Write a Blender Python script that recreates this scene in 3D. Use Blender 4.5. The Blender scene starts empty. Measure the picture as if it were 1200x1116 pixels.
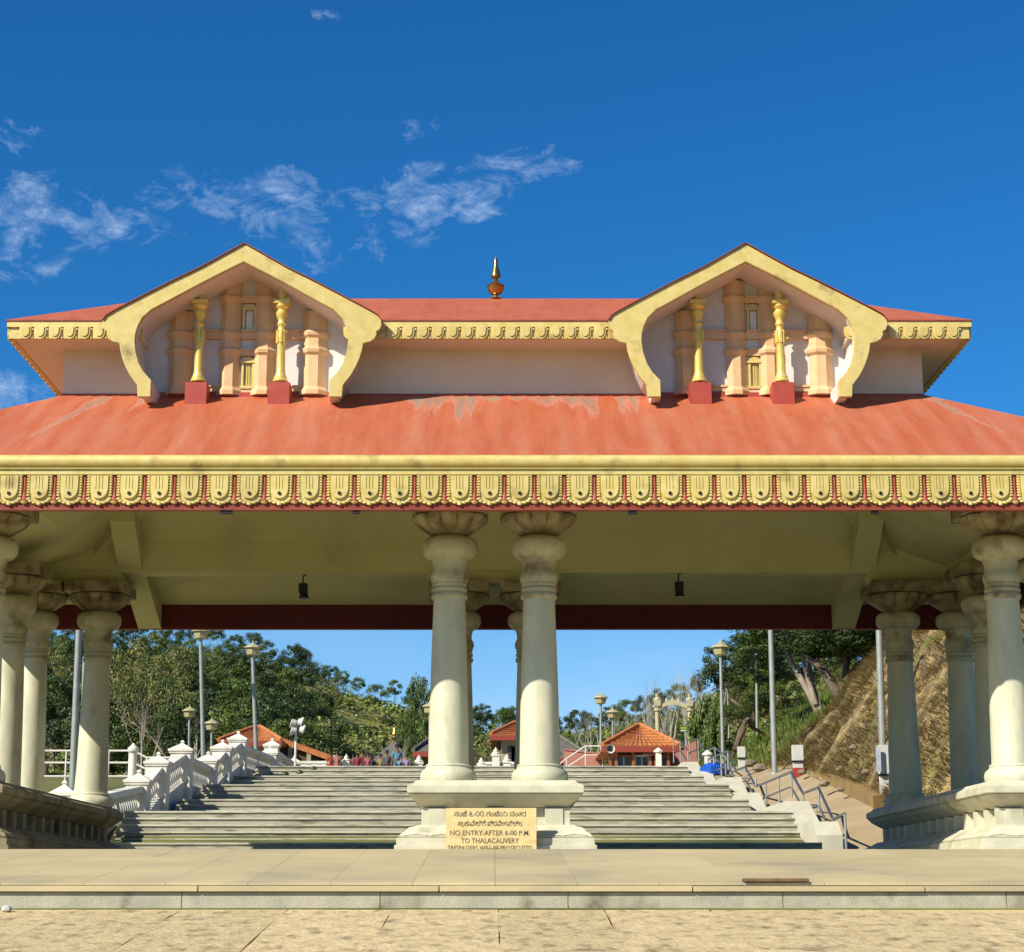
import bpy, bmesh, math, random
from mathutils import Vector, Matrix, noise
random.seed(7)
C = bpy.context.scene.collection
SC = bpy.context.scene
# ------------------------------------------------------------------ camera, sky, sun
F, CX, CY, YH = 2200.0, 580.0, 558.0, 1055.0
PITCH = math.atan((YH - CY) / F)
cd = bpy.data.cameras.new('camera'); cam = bpy.data.objects.new('camera', cd); C.objects.link(cam)
cd.sensor_width = 36; cd.lens = F / 1200 * 36; cd.shift_x = 20 / 1200; cd.clip_start = 0.1; cd.clip_end = 5000
cam.location = (0, 0, 0); cam.rotation_euler = (math.pi / 2 + PITCH, 0, 0); SC.camera = cam
SUN_AZ, SUN_EL = math.radians(48), math.radians(37)     # azimuth measured from straight behind the camera towards the left
sdir = Vector((-math.sin(SUN_AZ) * math.cos(SUN_EL), -math.cos(SUN_AZ) * math.cos(SUN_EL), math.sin(SUN_EL)))
W = bpy.data.worlds.new('World'); SC.world = W; W.use_nodes = True
wn, wl_ = W.node_tree.nodes, W.node_tree.links
wn.clear()
sky = wn.new('ShaderNodeTexSky'); sky.sky_type = 'NISHITA'; sky.sun_disc = False
sky.sun_elevation = SUN_EL; sky.sun_rotation = math.atan2(sdir.x, sdir.y); sky.altitude = 1200; sky.dust_density = 0.25; sky.air_density = 1.0; sky.ozone_density = 3.0
hs = wn.new('ShaderNodeHueSaturation'); hs.inputs['Saturation'].default_value = 1.28; hs.inputs['Value'].default_value = 1.0
wl_.new(sky.outputs[0], hs.inputs['Color'])
tc = wn.new('ShaderNodeTexCoord')
# thin high clouds: noise on the direction of view, gathered in a belt
mp = wn.new('ShaderNodeMapping'); mp.inputs['Scale'].default_value = (20, 20, 34); mp.inputs['Location'].default_value = (2.1, 0.0, 1.3); mp.inputs['Rotation'].default_value = (0, 0.25, 0)
wl_.new(tc.outputs['Generated'], mp.inputs[0])
nz = wn.new('ShaderNodeTexNoise'); nz.inputs['Scale'].default_value = 1.7; nz.inputs['Detail'].default_value = 12; nz.inputs['Roughness'].default_value = .68; nz.inputs['Distortion'].default_value = .5
wl_.new(mp.outputs[0], nz.inputs['Vector'])
nz2 = wn.new('ShaderNodeTexNoise'); nz2.inputs['Scale'].default_value = 4.2; nz2.inputs['Detail'].default_value = 8; nz2.inputs['Roughness'].default_value = .6; nz2.inputs['Distortion'].default_value = .8; wl_.new(mp.outputs[0], nz2.inputs['Vector'])
rp = wn.new('ShaderNodeValToRGB'); rp.color_ramp.elements[0].position = .36; rp.color_ramp.elements[1].position = .82
wl_.new(nz.outputs['Fac'], rp.inputs[0])
def wmath(op, a, b=None, clamp=False):
    n = wn.new('ShaderNodeMath'); n.operation = op; n.use_clamp = clamp
    for i, v in enumerate((a, b)):
        if v is None: continue
        if isinstance(v, (int, float)): n.inputs[i].default_value = v
        else: wl_.new(v, n.inputs[i])
    return n.outputs[0]
sp = wn.new('ShaderNodeSeparateXYZ'); wl_.new(tc.outputs['Generated'], sp.inputs[0])
def blob(cx, cz, rx, rz):        # soft elliptical cloud bank round one direction of the sky
    a = wmath('DIVIDE', wmath('SUBTRACT', wmath('DIVIDE', sp.outputs[0], wmath('MAXIMUM', sp.outputs[1], .05)), cx), rx)
    b = wmath('DIVIDE', wmath('SUBTRACT', wmath('DIVIDE', sp.outputs[2], wmath('MAXIMUM', sp.outputs[1], .05)), cz), rz)
    d = wmath('ADD', wmath('MULTIPLY', a, a), wmath('MULTIPLY', b, b))
    return wmath('SUBTRACT', 1.0, d, True)
def pxdir(px, py):
    t = PITCH + math.atan((CY - py) / F); d = math.cos(PITCH) + math.sin(PITCH) * math.tan(t)
    return (px - CX) / F * d, math.tan(t)
bl = None
for px, py, rx, rz, k in ((292, 232, 175, 54, .95), (502, 242, 132, 62, .95), (20, 248, 150, 62, .85), (368, 36, 60, 34, .62), (20, 160, 60, 34, .68), (365, 290, 120, 45, .55), (15, 312, 90, 30, .75), (-10, 465, 110, 40, .95), (480, 145, 50, 30, .4), (620, 190, 80, 34, .6), (150, 265, 150, 45, .75)):
    cx, cz = pxdir(px, py)
    t = wmath('MULTIPLY', blob(cx, cz, rx / F * 1.03, rz / F * 1.05), k)
    bl = t if bl is None else wmath('MAXIMUM', bl, t)
lown = wmath('SUBTRACT', 1.0, wmath('DIVIDE', sp.outputs[2], .17), True)      # pale veil low over the horizon
msk = wmath('MULTIPLY', wmath('MULTIPLY', wmath('MULTIPLY', wmath('SUBTRACT', wmath('ADD', nz.outputs['Fac'], wmath('MULTIPLY', wmath('POWER', bl, .8), .26)), .645), 4.2, True), wmath('MULTIPLY', wmath('MULTIPLY', wmath('SUBTRACT', nz2.outputs['Fac'], .26), 2.6, True), wmath('MULTIPLY', bl, 4.0, True))), .68, True)
mpv = wn.new('ShaderNodeMapping'); mpv.inputs['Scale'].default_value = (3, 3, 14); wl_.new(tc.outputs['Generated'], mpv.inputs[0])
nv = wn.new('ShaderNodeTexNoise'); nv.inputs['Scale'].default_value = 1.6; nv.inputs['Detail'].default_value = 5; wl_.new(mpv.outputs[0], nv.inputs['Vector'])
veil = wmath('MULTIPLY', wmath('MULTIPLY', wmath('POWER', lown, .8), nv.outputs['Fac']), 1.6, True)
mx0 = wn.new('ShaderNodeMixRGB'); mx0.blend_type = 'MULTIPLY'; mx0.inputs[0].default_value = 1; mx0.inputs[2].default_value = (.44, 1.03, 1.27, 1)
wl_.new(hs.outputs[0], mx0.inputs[1])
mx = wn.new('ShaderNodeMixRGB'); mx.inputs[2].default_value = (5.6, 7.2, 9.6, 1)
wl_.new(mx0.outputs[0], mx.inputs[1]); wl_.new(wmath('MAXIMUM', msk, veil), mx.inputs[0])
bg = wn.new('ShaderNodeBackground'); bg.inputs['Strength'].default_value = .069
wl_.new(mx.outputs[0], bg.inputs[0])
wo = wn.new('ShaderNodeOutputWorld'); wl_.new(bg.outputs[0], wo.inputs[0])
sl = bpy.data.lights.new('sun', 'SUN'); sl.energy = 4.9; sl.angle = math.radians(.53); sl.color = (1, .94, .82)
so = bpy.data.objects.new('sun', sl); C.objects.link(so); so.rotation_euler = sdir.to_track_quat('Z', 'Y').to_euler(); so.location = sdir * 60
SC.view_settings.view_transform = 'Standard'; SC.view_settings.look = 'None'; SC.view_settings.gamma = 1
SC.view_settings.use_curve_mapping = False; SC.view_settings.exposure = 0.6
SC.render.resolution_x = 1024; SC.render.resolution_y = 952

# ------------------------------------------------------------------ measuring helpers (photo pixel -> point of the place)
def zat(y, Y): return Y * math.tan(PITCH + math.atan((CY - y) / F))
def at(px, py, Y):
    z = zat(py, Y); d = Y * math.cos(PITCH) + z * math.sin(PITCH)
    return Vector(((px - CX) / F * d, Y, z))
def atX(px, py, X):
    k = at(px, py, 1.0); return k * (X / k.x)
def ppm(Y, z=3): return (Y * math.cos(PITCH) + z * math.sin(PITCH)) / F     # metres per photo pixel
def lerp(a, b, t): return a + (b - a) * t
def sstep(a, b, x):
    t = min(1, max(0, (x - a) / (b - a))); return t * t * (3 - 2 * t)
def interp(pts, x):
    if x <= pts[0][0]: return pts[0][1]
    for (a, u), (b, v) in zip(pts, pts[1:]):
        if x <= b: return lerp(u, v, (x - a) / (b - a))
    return pts[-1][1]

# ------------------------------------------------------------------ materials
ALB = .64
def mat(name, c1, c2=None, scale=3.0, rough=.7, bump=.0, bscale=40, metal=0.0, stretch=(1, 1, 1), c3=None, s3=.6, lo=.35, hi=.65, detail=6, f3=(.55, .7), spec=.4, k=None, orand=0):
    k = ALB if k is None else k; c1 = tuple(v * k for v in c1); c2 = c2 and tuple(v * k for v in c2); c3 = c3 and tuple(v * k for v in c3)
    m = bpy.data.materials.new(name); m.use_nodes = True; nt = m.node_tree; n, l = nt.nodes, nt.links
    b = n['Principled BSDF']; b.inputs['Roughness'].default_value = rough; b.inputs['Metallic'].default_value = metal
    b.inputs['Specular IOR Level'].default_value = spec
    g = n.new('ShaderNodeNewGeometry')
    mp = n.new('ShaderNodeMapping'); mp.inputs['Scale'].default_value = stretch; l.new(g.outputs['Position'], mp.inputs[0])
    col = None
    if c2:
        t = n.new('ShaderNodeTexNoise'); t.inputs['Scale'].default_value = scale; t.inputs['Detail'].default_value = detail; t.inputs['Roughness'].default_value = .6
        l.new(mp.outputs[0], t.inputs['Vector'])
        r = n.new('ShaderNodeValToRGB'); r.color_ramp.elements[0].position = lo; r.color_ramp.elements[1].position = hi
        r.color_ramp.elements[0].color = (*c1, 1); r.color_ramp.elements[1].color = (*c2, 1)
        l.new(t.outputs['Fac'], r.inputs[0]); col = r.outputs[0]
        if c3:
            t3 = n.new('ShaderNodeTexNoise'); t3.inputs['Scale'].default_value = s3; t3.inputs['Detail'].default_value = 8; l.new(mp.outputs[0], t3.inputs['Vector'])
            r3 = n.new('ShaderNodeValToRGB'); r3.color_ramp.elements[0].position = f3[0]; r3.color_ramp.elements[1].position = f3[1]
            r3.color_ramp.elements[0].color = (0, 0, 0, 1); r3.color_ramp.elements[1].color = (1, 1, 1, 1)
            l.new(t3.outputs['Fac'], r3.inputs[0])
            x = n.new('ShaderNodeMixRGB'); x.inputs[2].default_value = (*c3, 1); l.new(r3.outputs[0], x.inputs[0]); l.new(col, x.inputs[1]); col = x.outputs[0]
        if orand:
            oi = n.new('ShaderNodeObjectInfo'); mr = n.new('ShaderNodeMapRange'); mr.inputs[3].default_value = 1 - orand; mr.inputs[4].default_value = 1 + orand * .5; l.new(oi.outputs['Random'], mr.inputs[0])
            hv = n.new('ShaderNodeHueSaturation'); l.new(mr.outputs[0], hv.inputs['Value']); l.new(col, hv.inputs['Color']); col = hv.outputs[0]
        l.new(col, b.inputs['Base Color'])
    else: b.inputs['Base Color'].default_value = (*c1, 1)
    if bump:
        t2 = n.new('ShaderNodeTexNoise'); t2.inputs['Scale'].default_value = bscale; t2.inputs['Detail'].default_value = 6; l.new(g.outputs['Position'], t2.inputs['Vector'])
        bp = n.new('ShaderNodeBump'); bp.inputs['Strength'].default_value = bump; bp.inputs['Distance'].default_value = .02
        l.new(t2.outputs['Fac'], bp.inputs['Height']); l.new(bp.outputs[0], b.inputs['Normal'])
    m['col'] = 0
    return m
GOLD = mat('gold_paint', (.75, .575, .17), (.86, .69, .255), 5, .45, .14, 22, metal=.12, k=.75, c3=(.36, .26, .10), s3=3.2, f3=(.58, .8), orand=.10)
GOLDS = mat('gold_paint_shiny', (.80, .58, .12), (.90, .70, .20), 8, .33, .1, 30, metal=.3, k=.85)
BRASS = mat('brass', (.62, .36, .10), (.72, .45, .16), 20, .25, .0, metal=.9)
RED = mat('red_oxide_paint', (.57, .125, .045), (.65, .165, .066), 2.2, .62, .35, 18, c3=(.60, .20, .11), s3=4.5, f3=(.5, .85), stretch=(1.6, .35, .35))
REDC = mat('red_block_paint', (.50, .07, .04), (.58, .10, .06), 5, .5, .1)
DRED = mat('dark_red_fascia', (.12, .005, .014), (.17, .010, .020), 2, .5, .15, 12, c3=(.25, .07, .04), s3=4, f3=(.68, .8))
EAVER = mat('eave_edge_red', (.30, .045, .02), (.40, .075, .035), 4, .6, .2)
WALLC = mat('lime_washed_wall', (.98, .86, .64), (1.04, .94, .73), 1.4, .85, .15, 30, c3=(.74, .62, .46), s3=1.1, f3=(.58, .8))
WHITE = mat('white_plaster', (.92, .84, .76), (1.0, .93, .86), 2, .8, .1, 30)
ORANGE = mat('ochre_pilaster', (.92, .58, .28), (1.0, .68, .37), 4, .75, .15, 30)
CEIL = mat('cream_ceiling', (.80, .76, .36), (.86, .82, .42), .9, .8, .12, 20, c3=(.70, .66, .32), s3=.7)
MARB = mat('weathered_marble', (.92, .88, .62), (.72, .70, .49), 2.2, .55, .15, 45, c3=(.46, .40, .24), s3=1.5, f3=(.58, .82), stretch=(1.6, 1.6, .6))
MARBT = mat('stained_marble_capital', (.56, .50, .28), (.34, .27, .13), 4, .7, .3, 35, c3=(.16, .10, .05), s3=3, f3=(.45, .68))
MARBN = mat('neck_marble', (.80, .75, .50), (.60, .54, .35), 3, .6, .2, 35, c3=(.30, .22, .11), s3=2.6, f3=(.52, .72))
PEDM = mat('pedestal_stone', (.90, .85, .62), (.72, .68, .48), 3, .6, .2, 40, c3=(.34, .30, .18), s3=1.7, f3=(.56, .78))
PEDI = mat('pedestal_stained_shaded', (.46, .38, .22), (.30, .25, .14), 3, .8, .35, 35, c3=(.12, .10, .06), s3=1.9, f3=(.5, .75))  # left pedestal: stains, and the shade on its inner side put into the colour
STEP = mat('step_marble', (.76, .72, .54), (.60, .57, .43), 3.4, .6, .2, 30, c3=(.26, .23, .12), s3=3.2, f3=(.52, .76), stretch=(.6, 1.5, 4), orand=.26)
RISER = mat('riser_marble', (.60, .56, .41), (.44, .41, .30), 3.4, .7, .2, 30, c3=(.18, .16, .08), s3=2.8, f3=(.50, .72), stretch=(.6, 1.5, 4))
STRG = mat('stringer_marble', (.84, .78, .60), (.70, .65, .48), 2, .6, .1, 40, c3=(.40, .37, .27), s3=1.5, f3=(.6, .8))
BALW = mat('white_balustrade_paint', (1.05, 1.0, .86), (.90, .84, .68), 3, .7, .1, 40, c3=(.45, .40, .28), s3=1.6, f3=(.62, .85))
TILE = mat('floor_tile', (.82, .67, .35), (.70, .57, .32), 1.2, .55, .12, 30, c3=(.50, .43, .28), s3=.8, f3=(.52, .75), orand=.08)
PAVE = mat('rough_pavement', (.92, .71, .37), (.70, .53, .27), 7, .9, .9, 22, orand=.10, c3=(.34, .24, .12), s3=8, f3=(.52, .72), stretch=(1, .55, 1))
KERB = mat('kerb_granite', (.46, .45, .34), (.62, .58, .42), 6, .7, .3, 60, c3=(.20, .18, .12), s3=3)
GAP = mat('joint_dirt', (.22, .17, .10), (.32, .25, .15), 9, 1)
GRND = mat('hill_ground', (.20, .22, .04), (.34, .29, .08), .25, .95, .6, 3, c3=(.055, .075, .015), s3=.12, f3=(.42, .6))
BANK = mat('rock_and_dry_grass', (.50, .35, .14), (.20, .14, .07), 2.2, .95, 1.0, 8, c3=(.20, .20, .05), s3=.9, f3=(.52, .66), detail=12, lo=.40, hi=.56)
PATHM = mat('dirt_path', (.54, .41, .23), (.44, .33, .18), .8, .95, .4, 10)
STRAW = mat('straw', (.46, .33, .12), (.22, .18, .06), 1.2, .9)
BOULD = mat('boulder', (.22, .17, .12), (.36, .29, .20), 2, .9, .6, 8)
def leafmat(name, a, b, c):
    m = mat(name, a, b, .7, .55, 0, c3=c, s3=.35, f3=(.45, .62), k=.95); return m
LEAFD = leafmat('leaf_dark', (.030, .058, .006), (.062, .098, .010), (.018, .036, .004))
LEAFM = leafmat('leaf_mid', (.068, .115, .010), (.14, .165, .020), (.038, .075, .007))
LEAFO = leafmat('leaf_olive', (.11, .125, .022), (.19, .17, .040), (.07, .09, .015))
LEAFH = leafmat('leaf_sunny_hill', (.15, .20, .02), (.26, .26, .04), (.08, .13, .012))
LEAFB = leafmat('leaf_bright', (.075, .125, .014), (.14, .165, .028), (.045, .085, .010))
BARK = mat('bark', (.10, .07, .045), (.19, .14, .09), 3, .9, .5, 12)
BARKP = mat('pale_bark', (.42, .36, .27), (.28, .22, .15), 3, .9, .3, 12)
BARKB = mat('bare_pale_bark', (.62, .56, .46), (.42, .37, .29), 3, .9)
TERRA = mat('terracotta', (.74, .28, .08), (.52, .17, .05), 4, .8, .3, 12)
SLATE = mat('grey_roof', (.20, .19, .15), (.15, .14, .115), 3, .8, .3, 12)
PINK = mat('pink_plaster', (.62, .27, .20), (.54, .22, .16), 1.5, .85, .1)
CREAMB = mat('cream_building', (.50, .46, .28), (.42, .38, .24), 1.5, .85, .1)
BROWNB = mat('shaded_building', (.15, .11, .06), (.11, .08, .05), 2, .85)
ARCHM = mat('arch_cream', (.72, .64, .40), (.58, .51, .30), 2, .8, .1)
WOOD = mat('orange_timber', (.45, .15, .045), (.34, .10, .03), 6, .6)
GLASS = mat('dark_glass', (.05, .06, .06), None, rough=.1)
POLE = mat('galvanised_pole', (.50, .52, .46), (.40, .42, .38), 4, .45, .0, metal=.3)
STEEL = mat('railing_steel', (.30, .30, .27), (.20, .20, .18), 8, .35, metal=.7)
LAMPG = mat('lamp_glass', (.62, .56, .30), (.50, .44, .20), 6, .4)
BLK = mat('black_paint', (.012, .012, .012), None, rough=.5)
SIGNM = mat('sign_stone', (1.0, .80, .38), (.92, .70, .30), 9, .6, .15, 40, c3=(.72, .42, .14), s3=7, f3=(.6, .75))
INK = mat('engraved_paint', (.10, .085, .07), (.30, .25, .15), 30, .8)
GREENS = mat('green_sign', (.03, .22, .04), None, rough=.5)
YELS = mat('yellow_sign', (.70, .62, .05), None, rough=.5)
BLUET = mat('blue_tarp', (.01, .10, .55), (.02, .14, .65), 5, .4)
PLANK = mat('old_plank', (.20, .12, .05), (.30, .18, .08), 12, .8, .3)
NOTW = mat('notice_white', (.80, .78, .70), (.72, .70, .62), 3, .6)
NOTR = mat('notice_red', (.45, .05, .02), None, rough=.6)
SKIN = mat('skin', (.22, .11, .06), None, rough=.6)
HAIR = mat('hair', (.012, .010, .009), None, rough=.6)

# ------------------------------------------------------------------ mesh helpers
WL = {}
class MB:
    def __init__(s): s.v = []; s.f = []
    def add(s, vs, fs):
        o = len(s.v); s.v += [tuple(v) for v in vs]; s.f += [tuple(i + o for i in f) for f in fs]; return s
    def box(s, x0, x1, y0, y1, z0, z1):
        return s.add([(x0, y0, z0), (x1, y0, z0), (x1, y1, z0), (x0, y1, z0), (x0, y0, z1), (x1, y0, z1), (x1, y1, z1), (x0, y1, z1)],
                     [(0, 3, 2, 1), (4, 5, 6, 7), (0, 1, 5, 4), (1, 2, 6, 5), (2, 3, 7, 6), (3, 0, 4, 7)])
    def prism(s, poly, y0, y1):          # poly of (x, z), extruded along y; triangulated cleanly by bmesh later
        n = len(poly)
        a = sum(poly[i][0] * poly[(i + 1) % n][1] - poly[(i + 1) % n][0] * poly[i][1] for i in range(n))
        if a < 0: poly = poly[::-1]
        vs = [(x, y0, z) for x, z in poly] + [(x, y1, z) for x, z in poly]
        return s.add(vs, [tuple(range(n)), tuple(range(2 * n - 1, n - 1, -1))] + [(i, n + i, n + (i + 1) % n, (i + 1) % n) for i in range(n)])
    def prismx(s, poly, x0, x1):         # poly of (y, z), extruded along x
        n = len(poly)
        a = sum(poly[i][0] * poly[(i + 1) % n][1] - poly[(i + 1) % n][0] * poly[i][1] for i in range(n))
        if a < 0: poly = poly[::-1]
        vs = [(x0, y, z) for y, z in poly] + [(x1, y, z) for y, z in poly]
        return s.add(vs, [tuple(range(n - 1, -1, -1)), tuple(range(n, 2 * n))] + [((i + 1) % n, n + (i + 1) % n, n + i, i) for i in range(n)])
    def lathe(s, prof, c=(0, 0, 0), n=32, mod=None, cap=True, sx=1, sy=1):
        m = len(prof); vs = []
        for k, (r, z) in enumerate(prof):
            for i in range(n):
                t = 2 * math.pi * i / n; rr = r * (mod(k, t) if mod else 1)
                vs.append((c[0] + rr * math.cos(t) * sx, c[1] + rr * math.sin(t) * sy, c[2] + z))
        fs = [(k * n + i, k * n + (i + 1) % n, (k + 1) * n + (i + 1) % n, (k + 1) * n + i) for k in range(m - 1) for i in range(n)]
        if cap: fs += [tuple(range(n - 1, -1, -1)), tuple(range((m - 1) * n, m * n))]
        return s.add(vs, fs)
    def tube(s, pts, rads, n=8, cap=True):
        pts = [Vector(p) for p in pts]; vs = []
        if isinstance(rads, (int, float)): rads = [rads] * len(pts)
        prev = None
        for k, p in enumerate(pts):
            d = (pts[min(k + 1, len(pts) - 1)] - pts[max(k - 1, 0)]).normalized()
            if prev is None: u = d.orthogonal().normalized()
            else:
                u = prev - d * prev.dot(d); u = u.normalized() if u.length > 1e-5 else d.orthogonal().normalized()
            prev = u; w = d.cross(u)
            for i in range(n):
                t = 2 * math.pi * i / n; vs.append(p + (u * math.cos(t) + w * math.sin(t)) * rads[k])
        m = len(pts)
        fs = [(k * n + i, k * n + (i + 1) % n, (k + 1) * n + (i + 1) % n, (k + 1) * n + i) for k in range(m - 1) for i in range(n)]
        if cap: fs += [tuple(range(n - 1, -1, -1)), tuple(range((m - 1) * n, m * n))]
        return s.add(vs, fs)
    def quad(s, a, b, c, d): return s.add([a, b, c, d], [(0, 1, 2, 3)])
    def mesh(s, name, m, org=(0, 0, 0), smooth=False, bevel=0):
        me = bpy.data.meshes.new(name)
        o = Vector(org); me.from_pydata([Vector(v) - o for v in s.v], [], s.f); me.materials.append(m)
        if bevel:
            bm = bmesh.new(); bm.from_mesh(me)
            ed = [e for e in bm.edges if len(e.link_faces) == 2 and e.calc_face_angle(0) > .6]
            bmesh.ops.bevel(bm, geom=ed, offset=bevel, segments=2, affect='EDGES', clamp_overlap=True); bm.to_mesh(me); bm.free()
        if smooth:
            me.polygons.foreach_set('use_smooth', [True] * len(me.polygons))
            try: me.set_sharp_from_angle(angle=math.radians(40))
            except Exception: pass
        me.update(); return me
    def build(s, name, m, parent=None, smooth=False, bevel=0, org=None, **kw):
        O = WL[parent] if parent else Vector((0, 0, 0))
        if org is None: org = O
        return put(name, s.mesh(name, m, org, smooth, bevel), parent, org, **kw)
def put(name, me, parent=None, loc=(0, 0, 0), rotz=0, scale=None, **kw):
    ob = bpy.data.objects.new(name, me); C.objects.link(ob); loc = Vector(loc)
    ob.location = loc - (WL[parent] if parent else Vector((0, 0, 0))); ob.rotation_euler[2] = rotz
    if scale: ob.scale = scale
    if parent: ob.parent = parent
    WL[ob] = loc
    for k, v in kw.items(): ob[k] = v
    return ob
def thing(name, label, cat, loc=(0, 0, 0), group=None):
    o = bpy.data.objects.new(name, None); C.objects.link(o); o.location = loc; WL[o] = Vector(loc); o.empty_display_size = .2
    o['label'] = label; o['category'] = cat
    if group: o['group'] = group
    return o

# ------------------------------------------------------------------ levels of the place
PZ = .547                                      # gate floor
YA, ZA, YC = 15.9, .108, 21.1                  # front edge and crest of the sloping apron
STEPS = []                                     # (Y of riser, z of tread behind it)
z = PZ
for (y0, n, dy, r) in ((40.8, 4, .36, .171), (44.5, 5, .38, .174), (52.6, 4, .36, .17), (57.0, 4, .38, .17), (64.0, 4, .36, .176), (69.0, 4, .50, .176)):
    for k in range(n): z += r; STEPS.append((y0 + k * dy, z))
TOPZ = [s[1] for s in STEPS if s[0] < 77][-1]; PLZ = z
def stair_z(Y):
    z = PZ
    for a, b in STEPS:
        if Y >= a: z = b
    return z
def zleft(Y): return interp([(38, .50), (43, .95), (47, 2.0), (54, 2.25), (60, 3.4), (66, 3.8), (72, 4.6), (80, 5.0), (95, 5.4)], Y)
def zpath(Y): return interp([(38, PZ), (42, .75), (46, 2.2), (60, 4.1), (75, 5.2), (95, 5.6), (400, 5.6)], Y)
def zs(Y): return interp([(40.6, .5), (46.4, 1.8), (52.6, 1.9), (58.6, 3.1), (64, 3.2), (71, 4.5), (78, 4.6), (80, PLZ - .25), (95, PLZ - .1)], Y)
SKYL = [(-400, 690), (0, 722), (240, 738), (300, 752), (345, 768), (375, 782), (430, 803), (480, 812), (530, 826), (560, 838), (600, 842), (640, 846), (700, 842), (740, 828), (790, 815), (840, 790), (880, 770), (1100, 745), (1600, 730)]
def ground(X, Y):
    if Y < YA: return max(-1.5, -1.5 + .0895 * Y) - .08
    if Y < YC: return ZA + (PZ - ZA) * (Y - YA) / (YC - YA) - .08
    if Y < 40.6: return PZ - .06
    b = zs(Y)
    if X > 7.65: b = min(zleft(Y), zpath(Y)) - .1 if X < 8.2 else lerp(zleft(Y), zpath(Y), min(1, (X - 7.77) / 1.9)) - .12
    if Y > 90:
        px = CX + F * X / (Y * .99)
        tgt = zat(interp(SKYL, px) + 2, 1.0)
        Yr = 210
        h = tgt * min(Y, Yr) - b
        b += max(0, h) * sstep(88, Yr, Y) * (.88 + .12 * noise.noise(Vector((X * .02, Y * .02, 0))))
        if Y > Yr: b -= (Y - Yr) * .04
        b += .8 * noise.noise(Vector((X * .06, Y * .06, 3))) * sstep(90, 120, Y)
    return b
def bank_z(X, Y):
    xe = 9.5; m = lerp(1.5, .62, sstep(55, 70, Y)); t = max(0, X - xe)
    z = zpath(Y) + m * t if t < 7 else zpath(Y) + m * 7 + (t - 7) * .5
    nn = noise.fractal(Vector((X * .9, Y * .9, z * .9)), .8, 2.1, 6) * .30 + abs(noise.noise(Vector((X * 1.3 + 9, Y * 1.3, z * 1.3)))) * .42
    return z + nn * min(1, t * .8) * (1.0 if Y < 64 else .6)

# ground sheet reaching the horizon
xs = [-900, -500, -300, -200, -150] + [x for x in range(-120, -12, 4)] + [-12, -9.6, -8.9, -5, 0, 5, 7.2, 7.9, 8.6, 9.4, 12] + [x for x in range(15, 121, 4)] + [150, 200, 300, 500, 900]
ys = [-300, -100, -30, 0, 8, 15.88, 15.92, 21.1, 28, 36, 40.5, 42, 44, 46.4, 49, 52.6, 55, 58.6, 61, 64, 67, 71, 75, 78, 80, 84, 88, 92] + [y for y in range(96, 230, 5)] + [240, 260, 300, 360, 450, 600, 1200]
g = MB(); g.v = [(x, y, ground(x, y)) for y in ys for x in xs]; nx = len(xs)
g.f = [(j * nx + i, j * nx + i + 1, (j + 1) * nx + i + 1, (j + 1) * nx + i) for j in range(len(ys) - 1) for i in range(nx - 1)]
g.build('ground', GRND, smooth=True, kind='structure')

# ------------------------------------------------------------------ front pavement, kerb, apron
pv = MB(); pv.quad((-14, 2, -1.5 + .0895 * 2 - .03), (14, 2, -1.5 + .0895 * 2 - .03), (14, YA, -1.5 + .0895 * YA - .03), (-14, YA, -1.5 + .0895 * YA - .03))
pave = pv.build('pavement', GAP, kind='structure')
wx = .87
for i in range(-11, 12):
    for (y0, y1) in ((9.3, 12.45), (12.45, 15.88)):
        x0 = i * wx + .03; gp = random.uniform(.001, .004)
        m = MB(); sl_ = .0895; n = 6
        L = [(x0 + gp + random.uniform(-.012, .012), lerp(y0, y1, k / n)) for k in range(n + 1)]
        R = [(x0 + wx - gp + random.uniform(-.012, .012), lerp(y0, y1, k / n)) for k in range(n + 1)]
        vs = []
        for (a, b) in zip(L, R): vs += [(a[0], a[1] + .01, -1.5 + sl_ * a[1] + random.uniform(-.002, .003)), (b[0], b[1] + .01, -1.5 + sl_ * b[1] + random.uniform(-.002, .003))]
        k0 = len(vs); vs += [(v[0], v[1], v[2] - .05) for v in vs]
        fs = [(2 * k, 2 * k + 1, 2 * k + 3, 2 * k + 2) for k in range(n)] + [(0, k0, k0 + 1, 1)]
        fs += [(2 * k + 1, k0 + 2 * k + 1, k0 + 2 * k + 3, 2 * k + 3) for k in range(n)] + [(2 * k, 2 * k + 2, k0 + 2 * k + 2, k0 + 2 * k) for k in range(n)]
        m.add(vs, fs); m.build('paving_slab', PAVE, pave)
# debris on the pavement
kz = -1.5 + .0895 * YA
kerb = thing('kerb', 'low grey granite kerb between the rough pavement and the tiled apron', 'kerb', (0, YA, kz))
x = -13.0
while x < 13:
    w = random.uniform(1.45, 1.9)
    MB().box(x + .0015, x + w - .0015, YA, YA + .35, kz - .1, ZA - .045).build('kerb_stone', KERB, kerb, bevel=.004)
    x += w
x = -13.0
while x < 13:
    w = random.uniform(1.9, 2.4)
    MB().box(x + .003, x + w - .003, YA - .035 + random.uniform(-.004, .004), YA + .42, ZA - .042, ZA + .004 + random.uniform(0, .004)).build('coping_slab', TILE, kerb, bevel=.006)
    x += w
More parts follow.
